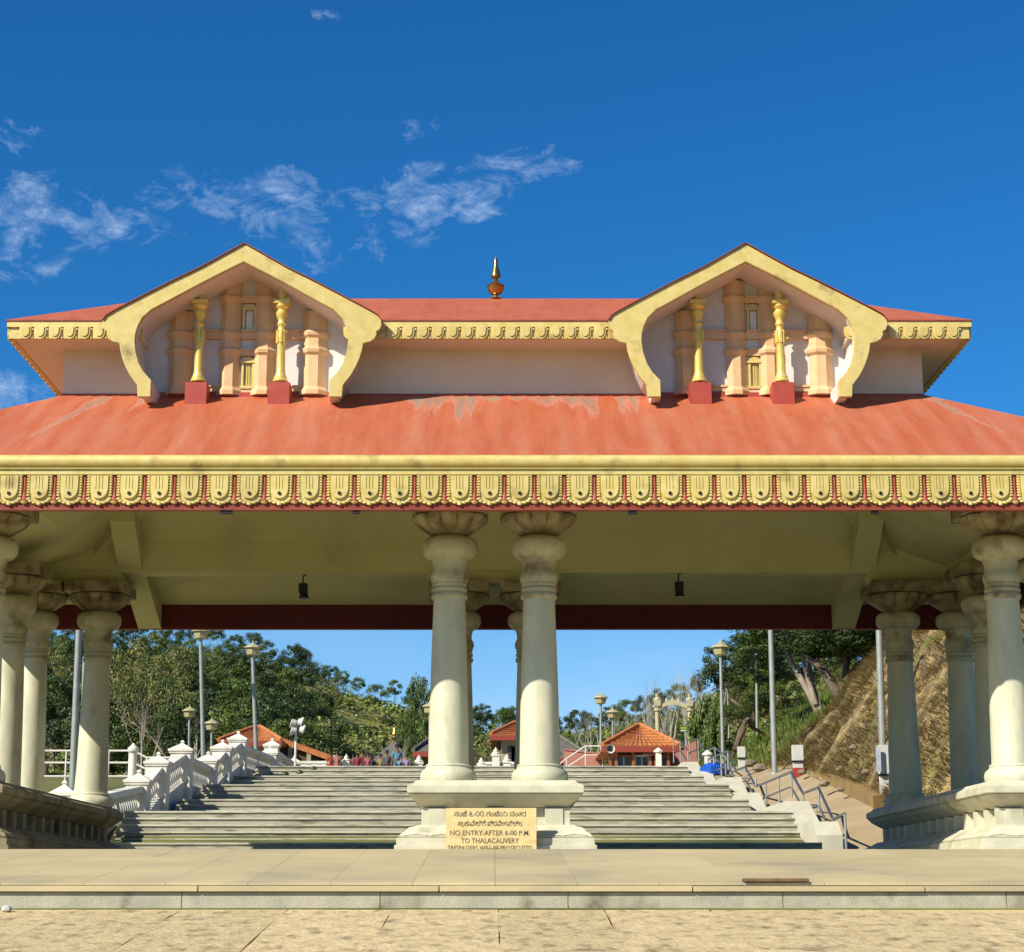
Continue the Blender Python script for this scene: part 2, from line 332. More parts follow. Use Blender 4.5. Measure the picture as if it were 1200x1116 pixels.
# tiled apron (slopes up) and floor of the gate (level)
asl = (PZ - ZA) / (YC - YA)
ap = MB(); ap.quad((-14, YA + .42, ZA - .02 + asl * .42), (14, YA + .42, ZA - .02 + asl * .42), (14, YC, PZ - .02), (-14, YC, PZ - .02))
apron = ap.build('apron', GAP, kind='structure')
ws = .70
rows = [(YA + .425, 17.2), (17.2, 18.35), (18.35, 19.7), (19.7, YC)]
for (y0, y1) in rows:
    for i in range(-19, 19):
        if i < -13 or i > 12: continue
        dz = random.uniform(0, .002); x0 = i * ws; q = .0016
        zz = lambda y: ZA + asl * (y - YA) + dz
        m = MB(); m.add([(x0 + q, y0 + q, zz(y0)), (x0 + ws - q, y0 + q, zz(y0)), (x0 + ws - q, y1 - q, zz(y1)), (x0 + q, y1 - q, zz(y1)),
                         (x0 + q, y0 + q, zz(y0) - .03), (x0 + ws - q, y0 + q, zz(y0) - .03), (x0 + ws - q, y1 - q, zz(y1) - .03), (x0 + q, y1 - q, zz(y1) - .03)],
                        [(0, 1, 2, 3), (0, 4, 5, 1), (1, 5, 6, 2), (2, 6, 7, 3), (3, 7, 4, 0)])
        m.build('floor_tile', TILE, apron)
fl = MB(); fl.box(-14, 14, YC, 40.8, PZ - .3, PZ)
fl.build('gate_floor', TILE, kind='structure')
pl = at(906, 1037, 16.5)
MB().box(pl.x - .28, pl.x + .28, 16.3, 16.42, ZA + asl * .45 + .004, ZA + asl * .5 + .030).build('wooden_plank', PLANK, bevel=.006, label='short brown wooden plank lying flat on the tiled apron near the kerb', category='plank')
st = MB(); st.lathe([(.02, 0), (.045, .015), (.04, .04), (.012, .055)], (at(8, 1063, 15.7).x, 15.7, -1.5 + .0895 * 15.7), 7); st.build('white_stone', NOTW, label='small white stone lying against the kerb at the far left', category='stone')

# ------------------------------------------------------------------ the gate pavilion
YF, YB = 28.0, 35.6                            # front and back column lines
gate = thing('gate_pavilion', 'large entrance pavilion with red two tier roof, gold fringe and marble columns', 'gateway', (0, 31.8, PZ))
u = ppm(28, 2)
ptop = zat(914, 27.3)
def pedestal(x0, x1, y0, y1, m, notch=True):
    """x0..x1, y0..y1 = outline of the top slab"""
    P = thing_part('pedestal', gate, ((x0 + x1) / 2, y0, PZ))
    def ring(name, prof, mm):               # prof: list of (inset, z) going up
        q = MB(); n = 0; vs = []
        for (i, z) in prof: vs += [(x0 + i, y0 + i, z), (x1 - i, y0 + i, z), (x1 - i, y1 - i, z), (x0 + i, y1 - i, z)]
        k = len(prof); fs = [(4 * a + b, 4 * a + (b + 1) % 4, 4 * a + 4 + (b + 1) % 4, 4 * a + 4 + b) for a in range(k - 1) for b in range(4)]
        fs += [(3, 2, 1, 0), tuple(4 * (k - 1) + b for b in range(4))]
        q.add(vs, fs); return q.build(name, mm, P, bevel=.006)
    Z = lambda y: zat(y, y0)
    ring('top_slab', [(.03, Z(930)), (-.0, Z(929)), (0, Z(921)), (.09, Z(917)), (.12, ptop)], m)
    ring('cornice', [(.24, Z(945)), (.15, Z(940)), (.08, Z(936)), (.02, Z(930.2))], m)
    ring('dado', [(.30, Z(966)), (.30, Z(945.2))], m)
    ring('lotus_moulding', [(-.10, Z(982)), (-.11, Z(980)), (-.06, Z(976)), (.08, Z(970)), (.15, Z(966.2))], m)
    ring('plinth', [(-.17, PZ + .012), (-.17, Z(991)), (-.14, Z(990.5)), (-.14, Z(982.2))], m)
    # dado posts standing proud of the wall of the pedestal
    zt, zb = Z(946), Z(966)
    def post(a, b, c, d): MB().box(a, b, c, d, zb, zt).build('dado_post', m, P)
    w = x1 - x0
    for fx in (.30, w * .5 - .13, w - .30 - .26): post(x0 + fx, x0 + fx + .26, y0 + .20, y0 + .34)
    yy = y0 + .22
    while yy < y1 - .3:
        post(x0 + .20, x0 + .32, yy, yy + .22); post(x1 - .32, x1 - .20, yy, yy + .22); yy += .62
    # carved lotus petals on the sloping moulding, front and inner side
    za, zc = Z(981), Z(968)
    n = int(w / .42)
    for k in range(n + 1):
        cx = x0 - .05 + (w + .1) * (k + .5) / (n + 1); q = MB(); h = (w + .1) / (n + 1) / 2 * .92
        pts = [(-1, .1), (-.92, .55), (-.6, .88), (0, 1.0), (.6, .88), (.92, .55), (1, .1)]
        vs = []
        for (a, b) in pts: vs.append((cx + a * h, y0 + lerp(-.125, .075, b) - .012, lerp(za, zc, b)))
        vs.append((cx, y0 - .10, lerp(za, zc, .25)))
        q.add(vs, [(i, i + 1, 7)[::-1] for i in range(6)]); q.build('carved_petal', m, P)
    return P
def thing_part(name, parent, loc, label=None):
    o = bpy.data.objects.new(name, None); C.objects.link(o); loc = Vector(loc); o.location = loc - WL[parent]; o.parent = parent; WL[o] = loc
    o.empty_display_size = .2
    if label: o['label'] = label
    return o
pedestal(at(485, 0, 27.3).x + .02, at(675, 0, 27.3).x, 27.3, 36.3, PEDM)
SX = 7.65
pedestal(SX - .58, 9.7, 27.3, 36.3, PEDM)
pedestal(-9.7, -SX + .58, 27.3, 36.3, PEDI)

# column, measured on the front centre one
def Zc(y): return zat(y, 28.0)
def petal(n, a):
    def f(k, t):
        return 1 + a[k] * (abs(math.cos(n * t / 2)) ** .6 - .5) * 1.0
    return f
px_ = u * 1.0
def column_meshes():
    out = {}
    b0 = ptop
    q = MB(); q.lathe([(.40, b0 + .001), (.415, b0 + .03), (.42, b0 + .10), (.40, b0 + .16), (.35, b0 + .20), (.335, b0 + .225), (.345, b0 + .24), (.33, b0 + .262)], n=48); out['base_torus'] = (q, MARB)
    zt, zb = Zc(703), b0 + .255
    q = MB(); pr = []
    for k in range(13):
        t = k / 12; pr.append((lerp(.302, .238, t) + .006 * math.sin(math.pi * t), lerp(zb, zt, t)))
    q.lathe(pr, n=48); out['shaft'] = (q, MARB)
    q = MB(); pr = []
    for (y, r) in ((703.5, 20.0), (702, 21), (699.5, 21.4), (697.5, 20.6), (697, 18.4), (695.5, 18.4), (695, 20.4), (693, 20.8), (691, 20.4), (690.5, 18.2), (689, 18.2), (688.5, 20), (686, 20.3), (684.5, 19.6)): pr.append((r * .0129, Zc(y)))
    q.lathe(pr, n=48); out['ring_moulding'] = (q, MARBN)
    q = MB(); pr = []
    for (y, r) in ((684.7, 18.5), (684, 20.5), (679, 21.6), (674, 20.8), (670, 18.9), (664, 18.9), (658, 20.5), (655, 21.8)): pr.append((r * .0129, Zc(y)))
    am = [0, .03, .08, .06, 0, 0, 0, 0]
    q.lathe(pr, n=96, mod=petal(10, am)); out['carved_neck'] = (q, MARBN)
    q = MB(); pr = []
    for (y, r) in ((656, 21), (655, 25), (652, 29), (647, 31.6), (641, 32), (636, 31), (632.5, 27.5), (631, 23), (629.5, 20)): pr.append((r * .0131, Zc(y)))
    q.lathe(pr, n=48); out['cushion'] = (q, MARBN)
    q = MB(); pr = []; am = []
    for (y, r, a) in ((631.5, 18, 0), (629, 20, .02), (626, 25, .05), (622, 30, .09), (618, 35, .15), (613, 38.5, .20), (609, 41, .16), (607, 41.2, .12), (606.6, 37, .05), (606, 30, 0), (605.2, 28, 0)): pr.append((r * .0133, Zc(y))); am.append(a)
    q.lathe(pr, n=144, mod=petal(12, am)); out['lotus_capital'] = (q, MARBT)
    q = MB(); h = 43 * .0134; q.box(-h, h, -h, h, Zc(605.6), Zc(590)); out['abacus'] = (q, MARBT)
    return out
cm = column_meshes()
COLM = {k: q.mesh(k, m, smooth=k != 'abacus', bevel=.01 if k == 'abacus' else 0) for k, (q, m) in cm.items()}
ZCAP = Zc(590)
def column(x, y):
    p = thing_part('column', gate, (x, y, ptop))
    for k, me in COLM.items(): put(k, me, p, (x, y, 0))
cxs = (at(530.5, 0, 28).x, at(628, 0, 28).x)
BEAM0 = zat(671, YB - .25); BEAM1 = BEAM0 + .42
cols = [(cxs[0], YF), (cxs[1], YF), (cxs[0], YB), (cxs[1], YB)]
cols += [(-SX, YF), (-7.56, YB), (-8.70, 33.6), (-8.76, YB), (-8.85, YF), (-8.85, 30.0)]
cols += [(SX, YF), (7.7, YB), (8.85, 33.6), (8.85, YB), (8.85, YF), (8.85, 30.0)]
for c in cols: column(*c)
# impost blocks and beams carried by the columns
for (x0, x1) in ((-9.4, -7.15), (7.15, 9.4), (-1.3, 1.25)):
    for yy in (YF, YB): MB().box(x0, x1, yy - .26, yy + .26, ZCAP - .002, BEAM0 + .01).build('impost_block', CEIL, gate)
for yy in (YF, YB): MB().box(-9.45, 9.45, yy - .22, yy + .22, BEAM0, BEAM1 + .25).build('beam', CEIL, gate)
for s in (-1, 1): MB().box(s * 8.85 - .2, s * 8.85 + .2, YF + .22, YB - .22, ZCAP, BEAM1 + .2).build('beam', CEIL, gate)

# lower roof: hip frustum with eave, curb and underside
YE, XE = 25.8, 9.9
ZE = zat(533, YE); YW, XW = 28.9, 6.85; ZW = zat(463, YW); YWb, YEb = 2 * 31.8 - YW, 2 * 31.8 - YE
def frustum(ringpts):     # list of (xe, yf, yb, z)
    q = MB()
    for (xe, a, b, z) in ringpts: q.v += [(-xe, a, z), (xe, a, z), (xe, b, z), (-xe, b, z)]
    for k in range(len(ringpts) - 1): q.f += [(4 * k + i, 4 * k + (i + 1) % 4, 4 * k + 4 + (i + 1) % 4, 4 * k + 4 + i) for i in range(4)]
    return q
# stains at the head of the slope, their own material by place on the roof
RSTAIN = RED.copy(); RSTAIN.name = 'red_roof_paint_weathered'
nt = RSTAIN.node_tree; n_, l_ = nt.nodes, nt.links; bs = n_['Principled BSDF']; base = bs.inputs['Base Color'].links[0].from_socket
geo = n_.new('ShaderNodeNewGeometry'); sx = n_.new('ShaderNodeSeparateXYZ'); l_.new(geo.outputs['Position'], sx.inputs[0])
def mth(op, a, b=None, cl=False):
    q = n_.new('ShaderNodeMath'); q.operation = op; q.use_clamp = cl
    for i, v in enumerate((a, b)):
        if v is None: continue
        if isinstance(v, (int, float)): q.inputs[i].default_value = v
        else: l_.new(v, q.inputs[i])
    return q.outputs[0]
cmb = n_.new('ShaderNodeCombineXYZ'); l_.new(mth('MULTIPLY', sx.outputs[0], 6.0), cmb.inputs[0]); l_.new(mth('MULTIPLY', sx.outputs[2], 1.0), cmb.inputs[1])
ns = n_.new('ShaderNodeTexNoise'); ns.inputs['Scale'].default_value = 1.0; ns.inputs['Detail'].default_value = 7; ns.inputs['Roughness'].default_value = .7; l_.new(cmb.outputs[0], ns.inputs['Vector'])
cmb2 = n_.new('ShaderNodeCombineXYZ'); l_.new(mth('MULTIPLY', sx.outputs[0], .45), cmb2.inputs[0]); cmb2.inputs[1].default_value = 3.3
nb = n_.new('ShaderNodeTexNoise'); nb.inputs['Scale'].default_value = 1.0; nb.inputs['Detail'].default_value = 2; l_.new(cmb2.outputs[0], nb.inputs['Vector'])
hgt = mth('DIVIDE', mth('SUBTRACT', sx.outputs[2], ZW - .72), .60)            # 0 well below the head of the slope, 1 at it
head = mth('MULTIPLY', mth('MINIMUM', mth('MAXIMUM', hgt, 0), 1), mth('MULTIPLY', mth('SUBTRACT', ZW - .045, sx.outputs[2]), 30, True), True)
cmb3 = n_.new('ShaderNodeCombineXYZ'); l_.new(mth('MULTIPLY', sx.outputs[0], 3.6), cmb3.inputs[0]); l_.new(mth('MULTIPLY', sx.outputs[2], .5), cmb3.inputs[1])
nf = n_.new('ShaderNodeTexNoise'); nf.inputs['Scale'].default_value = 1.0; nf.inputs['Detail'].default_value = 5; l_.new(cmb3.outputs[0], nf.inputs['Vector'])
st_ = None
down = mth('SUBTRACT', ZW - .06, sx.outputs[2])                    # how far below the head of the slope
for pxs, wd, ln, sl_x in ((490, .22, .30, 0), (512, .26, .45, 0), (538, .16, .62, 0), (552, .10, .60, 0), (575, .20, .16, 0), (603, .22, .14, 0), (640, .30, .26, 0), (668, .14, .35, 0), (688, .20, .62, 0), (727, .14, .62, 0), (45, .30, .22, -.2), (128, .14, .95, -.55), (172, .12, .35, -.2),
                         (455, .20, .08, 0), (1084, .12, .85, .6), (1100, .2, .12, 0), (1135, .22, .60, .8), (1020, .12, .16, .1), (740, .10, .4, 0)):
    c0 = (pxs - CX) * ppm(YW, 7.8)
    dx = mth('DIVIDE', mth('ABSOLUTE', mth('SUBTRACT', mth('SUBTRACT', sx.outputs[0], c0), mth('MULTIPLY', down, sl_x))), wd)
    a_ = mth('SUBTRACT', mth('SUBTRACT', 1.0, dx), mth('DIVIDE', down, ln * 1.2))
    a_ = mth('ADD', a_, mth('MULTIPLY', mth('SUBTRACT', ns.outputs['Fac'], .5), 3.4))
    st_ = a_ if st_ is None else mth('MAXIMUM', st_, a_)
st_ = mth('MULTIPLY', mth('MULTIPLY', mth('MULTIPLY', mth('ADD', st_, .16), 1.15, True), mth('MULTIPLY', down, 30, True)), mth('MULTIPLY', mth('SUBTRACT', nf.outputs['Fac'], .22), 2.6, True))
# greenish grey in the middle of a stain, chalky at its rim
rr = n_.new('ShaderNodeValToRGB'); rr.color_ramp.elements[0].position = .10; rr.color_ramp.elements[0].color = (.62, .50, .42, 1); rr.color_ramp.elements[1].position = .34; rr.color_ramp.elements[1].color = (.20, .21, .155, 1)
l_.new(mth('MULTIPLY', st_, mth('ADD', ns.outputs['Fac'], .35)), rr.inputs[0])
mxs = n_.new('ShaderNodeMixRGB'); l_.new(st_, mxs.inputs[0]); l_.new(base, mxs.inputs[1]); l_.new(rr.outputs[0], mxs.inputs[2])
fad = n_.new('ShaderNodeMixRGB'); fad.inputs[2].default_value = (.50, .235, .14, 1)
l_.new(mth('MULTIPLY', mth('SUBTRACT', nf.outputs['Fac'], .45), 2.0, True), fad.inputs[0]); l_.new(mxs.outputs[0], fad.inputs[1])
mxf = n_.new('ShaderNodeMixRGB'); mxf.inputs[0].default_value = .6; l_.new(mxs.outputs[0], mxf.inputs[1]); l_.new(fad.outputs[0], mxf.inputs[2])
l_.new(mxf.outputs[0], bs.inputs['Base Color'])
sl1 = (ZW - ZE) / (YW - YE)
rf = frustum([(XE, YE, YEb, ZE - .03), (XE, YE, YEb, ZE), (XW - .3, YW + .3, YWb - .3, ZW + .3 * sl1)])
lroof = rf.build('lower_roof', RSTAIN, gate)
un = frustum([(XE - .12, YE + .12, YEb - .12, ZE - .30), (XE - 2.1, YE + 2.1, YEb - 2.1, BEAM1 - .02), (XW - .35, YW + .35, YWb - .35, ZW - .35)])
un.f = [f[::-1] for f in un.f]; un.f += [(8, 9, 10, 11)]
un.build('ceiling', CEIL, gate)
# rafters under the back slope
def rafter(x, w=.46):
    q = MB()
    for s0 in (0,):
        pass
    a = [(YEb - .16, zat(737, YEb - .16)), (YB + .22, BEAM0 - .0), (YB - .22, BEAM0 + .06), (YWb - .3, ZW - .95), (YWb - .3, ZW - .3), (YB - .22, BEAM1 + .06), (YEb - .16, ZE - .27)]
    q.prismx(a, x - w / 2, x + w / 2); return q
for x in (at(170, 700, 37).x, at(994, 700, 37).x): rafter(x).build('rafter', CEIL, gate)
for s in (-1, 1):                               # hip rafters at the back corners
    q = MB(); q.tube([(s * (XE - .2), YEb - .2, ZE - .42), (s * (XE - 2.1), YEb - 2.1, BEAM1 - .12), (s * (XW - .3), YWb - .3, ZW - .5)], .2, 4); q.build('hip_rafter', CEIL, gate)
# eave mouldings run round all four sides
def band(prof, xe, yf, yb, name, m, smooth=False):   # prof of (out, z) closed polygon going round
    q = MB(); n = len(prof)
    for (o, z) in prof: q.v += [(-xe - o, yf - o, z), (xe + o, yf - o, z), (xe + o, yb + o, z), (-xe - o, yb + o, z)]
    for k in range(n):
        k2 = (k + 1) % n; q.f += [(4 * k + i, 4 * k + (i + 1) % 4, 4 * k2 + (i + 1) % 4, 4 * k2 + i) for i in range(4)]
    return q.build(name, m, gate, smooth=smooth)
e = YE; Zf = lambda y: zat(y, YE - .05)
tor = []
for k in range(13):
    t = math.pi * (-.5 + k / 12); r = (Zf(533.5) - Zf(548)) / 2; tor.append((.05 + r * .9 * math.cos(t), Zf(540.7) + r * math.sin(t)))
band([(-.06, Zf(548))] + tor + [(-.06, Zf(533.5))], XE, YE, YEb, 'eave_roll', GOLD, True)
band([(-.06, Zf(556)), (.045, Zf(556)), (.045, Zf(550)), (.075, Zf(549.6)), (.075, Zf(548.1)), (-.06, Zf(548.1))], XE, YE, YEb, 'eave_fillet', GOLD)
band([(-.10, Zf(597)), (.0, Zf(597)), (.0, Zf(556.1)), (-.10, Zf(556.1))], XE, YE, YEb, 'fascia_board', EAVER)
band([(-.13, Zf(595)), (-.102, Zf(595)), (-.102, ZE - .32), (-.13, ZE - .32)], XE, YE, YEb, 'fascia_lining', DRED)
# fringe pieces
PW = 35.15 * ppm(YE, 5.6); PH = Zf(556.2) - Zf(590.5)
def fringe_mesh():
    q = MB(); w = PW
    # backing tongue
    hw = .30 * w
    def tongue(hw, zt, zb, n=10):
        pts = [(-hw, zt)]
        for k in range(n + 1):
            t = math.pi + math.pi * k / n; pts.append((hw * math.cos(t), zb + hw + hw * math.sin(t)))
        pts.append((hw, zt)); return pts
    q.prism(tongue(.40 * w, 0, -PH * .97), -.016, 0)
    q.prism(tongue(hw, -.012, -PH * .83), -.040, -.016)
    # raised strips that leave incised lines between them
    for (a, b) in ((-hw + .004, -.050), (-.040, -.006), (.006, .040), (.050, hw - .004)):
        q.box(a, b, -.052, -.040, -PH * .50, -.014)
    q.prism([(x * .94, z) for x, z in tongue(hw, -PH * .50, -PH * .81)], -.052, -.040)
    # beaded rope at both sides, scallops at the foot
    for s in (-1, 1):
        for k in range(8):
            zc = -PH * (.045 + .093 * k); q.lathe([(.006, -.020), (.030, -.010), (.032, .006), (.008, .020)], (s * .365 * w, -.020, zc), 6, sy=.7)
    for k in range(7):
        t = math.pi * (1.08 + .84 * k / 6); q.lathe([(.008, -.024), (.036, -.008), (.034, .010), (.008, .022)], (.36 * w * math.cos(t), -.024, -PH * .80 + .36 * w * .52 * math.sin(t) + .01), 7, sy=.6)
    q.lathe([(.006, -.03), (.035, -.014), (.03, .014), (.01, .03)], (0, -.026, -PH * .985), 7, sy=.6)
    # cup between two tongues
    q.lathe([(.010, -.030), (.036, -.016), (.052, .004), (.054, .012), (.03, .014)], (w / 2, -.020, -PH * .93), 10, sy=.7)
    return q
def pend_mesh():
    q = MB(); q.lathe([(.040, 0), (.040, .03), (.032, .07), (.018, .12), (.014, PH * .86)], (0, -.008, -PH * .90), 10, sy=.6); return q
FM = fringe_mesh().mesh('fringe_tongue', GOLD); PM = pend_mesh().mesh('red_pendant', REDC)
hm = MB(); hm.lathe([(.025, 0), (.025, .016)], n=10); hm.v = [(x, -z, y) for x, y, z in hm.v]; HM = hm.mesh('drain_hole', BLK)
n = int(round(2 * XE / PW)); pw = 2 * XE / n
x0 = at(12, 0, YE).x; k0 = math.ceil((-XE + PW * .5 - x0) / PW)
k = k0
zt = Zf(556.2)
while x0 + k * PW < XE - PW * .4:
    x = x0 + k * PW; px = CX + x / ppm(YE, 5.6)
    ft = put('fringe_tongue', FM, gate, (x, YE - .002, zt))
    if -60 < px < 1260:
        put('drain_hole', HM, ft, (x, YE - .053, zt - PH * .64))
        put('pendant', PM, gate, (x + PW / 2, YE - .003, zt))
    k += 1
# the unseen sides and back carry the same fringe, joined
q = MB(); ft_ = fringe_mesh()
for s in (-1, 1):
    yy = YE + .35
    while yy < YEb - .2:
        q.add([(s * XE - s * v[1] * -1 if False else s * (XE - v[1]), yy + v[0] * s, zt + v[2]) for v in ft_.v], ft_.f); yy += PW
x = -XE + .3
while x < XE - .2:
    q.add([(x - v[0], YEb - v[1], zt + v[2]) for v in ft_.v], ft_.f); x += PW
q.build('side_fringe', GOLD, gate, kind='stuff')

# upper storey
YU, XU = 28.2, 7.52; YUb = 2 * 31.8 - YU
ux = -.09
ZU0, ZU1, ZU2 = zat(397, YU), zat(384, YU), zat(377.5, YU)
q = MB(); q.box(-XW - .05, XW - .02, YW, YWb, ZW - .5, ZU0 + .12); q.build('upper_wall', WALLC, gate)
MB().box(-XW - .06, XW - .01, YW - .012, YWb + .012, ZW - .1, ZW + .018).build('roof_flashing', REDC, gate)
q = MB(); q.box(-XU + ux, XU + ux, YW + .3, YUb - .02, ZU0 + .02, ZU0 + .08)
ed_ = [-XU + ux] + [v for c in (at(284.5, 380, 27.9).x, at(875.5, 380, 27.9).x) for v in (c - 1.62, c + 1.62)] + [XU + ux]
for a, b in zip(ed_[::2], ed_[1::2]): q.box(a, b, YU + .02, YW + .299, ZU0 + .02, ZU0 + .08)
q.build('upper_soffit', WALLC, gate)
GAPS = [(at(284.5, 380, YG_).x, 1.62) for YG_ in (27.9,)] + [(at(875.5, 380, 27.9).x, 1.62)]
def uband(o0, o1, z0, z1, name, m):
    q = MB(); pr = [(o0, z0), (o1, z0), (o1, z1), (o0, z1)]
    for (o, z) in pr: q.v += [(-XU + ux - o, YU - o, z), (XU + ux + o, YU - o, z), (XU + ux + o, YUb + o, z), (-XU + ux - o, YUb + o, z)]
    for k in range(4):
        k2 = (k + 1) % 4; q.f += [(4 * k + i, 4 * k + (i + 1) % 4, 4 * k2 + (i + 1) % 4, 4 * k2 + i) for i in range(1, 4)]
    ed = [-XU + ux - o1] + [v for c, h in GAPS for v in (c - h, c + h)] + [XU + ux + o1]
    for a, b in zip(ed[::2], ed[1::2]): q.box(a, b, YU - o1, YU - o0, z0, z1)
    q.build(name, m, gate)
uband(-.06, 0, ZU0, ZU1, 'upper_fascia', GOLD)
uband(-.06, .035, ZU1 + .001, ZU2, 'upper_eave_band', GOLD)
uband(-.06, .050, ZU2 + .001, ZU2 + .022, 'upper_eave_edge', EAVER)
ZR = zat(350, 31.8); RX0, RX1 = at(185, 350, 31.8).x, at(965, 350, 31.8).x
q = MB(); zz = ZU2 + .022; o = .05
q.v = [(-XU + ux - o, YU - o, zz), (XU + ux + o, YU - o, zz), (XU + ux + o, YUb + o, zz), (-XU + ux - o, YUb + o, zz), (RX0, 31.8, ZR), (RX1, 31.8, ZR)]
q.f = [(1, 2, 5), (2, 3, 4, 5), (3, 0, 4)]
sl2 = (ZR - zz) / (31.8 - YU + o)
cut = [-XU + ux - o] + [v for c, h in GAPS for v in (c - h, c + h)] + [XU + ux + o]
yk = YW + .28; zk = zz + sl2 * (yk - YU + o)
def rx(x):      # where a vertical cut meets the hip or the ridge: (y, z)
    t = min(1, (x - cut[0]) / (RX0 - cut[0]) if x < 0 else (cut[-1] - x) / (cut[-1] - RX1)); return lerp(YU - o, 31.8, t), lerp(zz, ZR, t)
for i, (a, b) in enumerate(zip(cut, cut[1:])):
    y0, z0 = (YU - o, zz) if i % 2 == 0 else (yk, zk)
    top = []
    for x in sorted({a, b} | {v for v in (RX0, RX1) if a < v < b}): top.append((x, *rx(x)))
    if i == 0: q.add([(b, y0, z0)] + top[::-1], [tuple(range(len(top) + 1))])
    elif i == len(cut) - 2: q.add([(a, y0, z0)] + [top[-1]] + top[::-1][1:], [tuple(range(len(top) + 1))])
    else: q.add([(a, y0, z0), (b, y0, z0)] + top[::-1], [tuple(range(len(top) + 2))])
q.build('upper_roof', RED, gate)
# scalloped valance
SPW = 17.25 * ppm(YU, 8.6); SH = ZU1 - ZU0 + .012
q = MB(); R = SPW * .40
pts = [(-R, 0)] + [(R * math.cos(math.pi + math.pi * k / 10), -(SH - R) * 1.0 + R * math.sin(math.pi + math.pi * k / 10)) for k in range(11)] + [(R, 0)]
q.prism(pts, -.035, 0)
pts2 = [(x * .68, z * .80 if z else -.0) for x, z in pts]; q.prism(pts2, -.052, -.035)
q.lathe([(.006, -.02), (.022, -.008), (.022, .008), (.006, .02)], (SPW / 2, -.014, -.035), 8, sy=.8)
q.lathe([(.004, -.02), (.014, -.008), (.014, .008), (.004, .02)], (SPW / 2 - .004, -.012, -SH + .02), 8, sy=.8)
SM = q.mesh('scallop', GOLD)
nS = int((2 * XU - .06) / SPW); xo = -XU + ux + .03 + ((2 * XU - .06) - nS * SPW) / 2
for k in range(nS):
  if all(abs(xo + (k + .5) * SPW - c) > h for c, h in GAPS): put('scallop', SM, gate, (xo + (k + .5) * SPW, YU - .001, ZU1))
q2 = MB()
for s in (-1, 1):
    yy = YU + .15
    while yy < YUb - .1: q2.add([(s * (XU - v[1]) + ux, yy + v[0] * s, ZU1 + v[2]) for v in q.v], q.f); yy += SPW
q2.build('side_valance', GOLD, gate, kind='stuff')
# finial on the ridge
h = zat(297, 31.8) - ZR; s = ppm(31.8, 10.5)
fp = at(581, 350, 31.8)
pr = [(6, 0), (6.5, 1), (3, 2.5), (3, 4.5), (5, 5.5), (9, 9), (10.3, 13), (9.5, 14.5), (10.8, 15.5), (9.5, 17), (6, 19), (3, 21), (2, 24), (3, 25), (6, 26.5), (6.2, 29), (5.2, 32), (3.8, 37), (2.6, 41), (2.2, 43), (3, 44), (2.6, 46.5), (1.2, 50.5), (.2, 53.5)]
q = MB(); q.lathe([(r * s, z * s) for r, z in pr], (fp.x, 31.8, ZR - .01), 24); q.build('finial', BRASS, gate, smooth=True)

# gables
GO = [(0, 288), (22, 300.3), (50, 316), (86, 333.5), (113, 347.5), (140, 361.5), (152, 368), (158.5, 372), (162.5, 377.5), (163.5, 383), (161.5, 388), (157.5, 390.5), (158, 394), (155.5, 399), (150.5, 402.5), (142.5, 404.5), (141.5, 412), (139, 421), (135, 431), (129, 442), (120.5, 453), (119.5, 467)]
GI = [(104, 467), (104, 447.8), (113.5, 437.5), (119, 428), (122.7, 416), (124.5, 403), (124, 393), (121.5, 384), (116.5, 374.5), (106.5, 365), (86, 354), (59, 339.3), (32, 325), (0, 309)]
YG = 28.08
def gpt(dx, y, cx, Y=None):
    p = at(CX + dx, y, YG); return (cx + p.x, p.z)
def offs(pts, d):
    out = []
    for i, p in enumerate(pts):
        a = Vector(pts[max(0, i - 1)]); b = Vector(pts[min(len(pts) - 1, i + 1)]); t = (b - a).normalized(); out.append((p[0] - t.y * d, p[1] + t.x * d))
    return out
SPANDREL = []
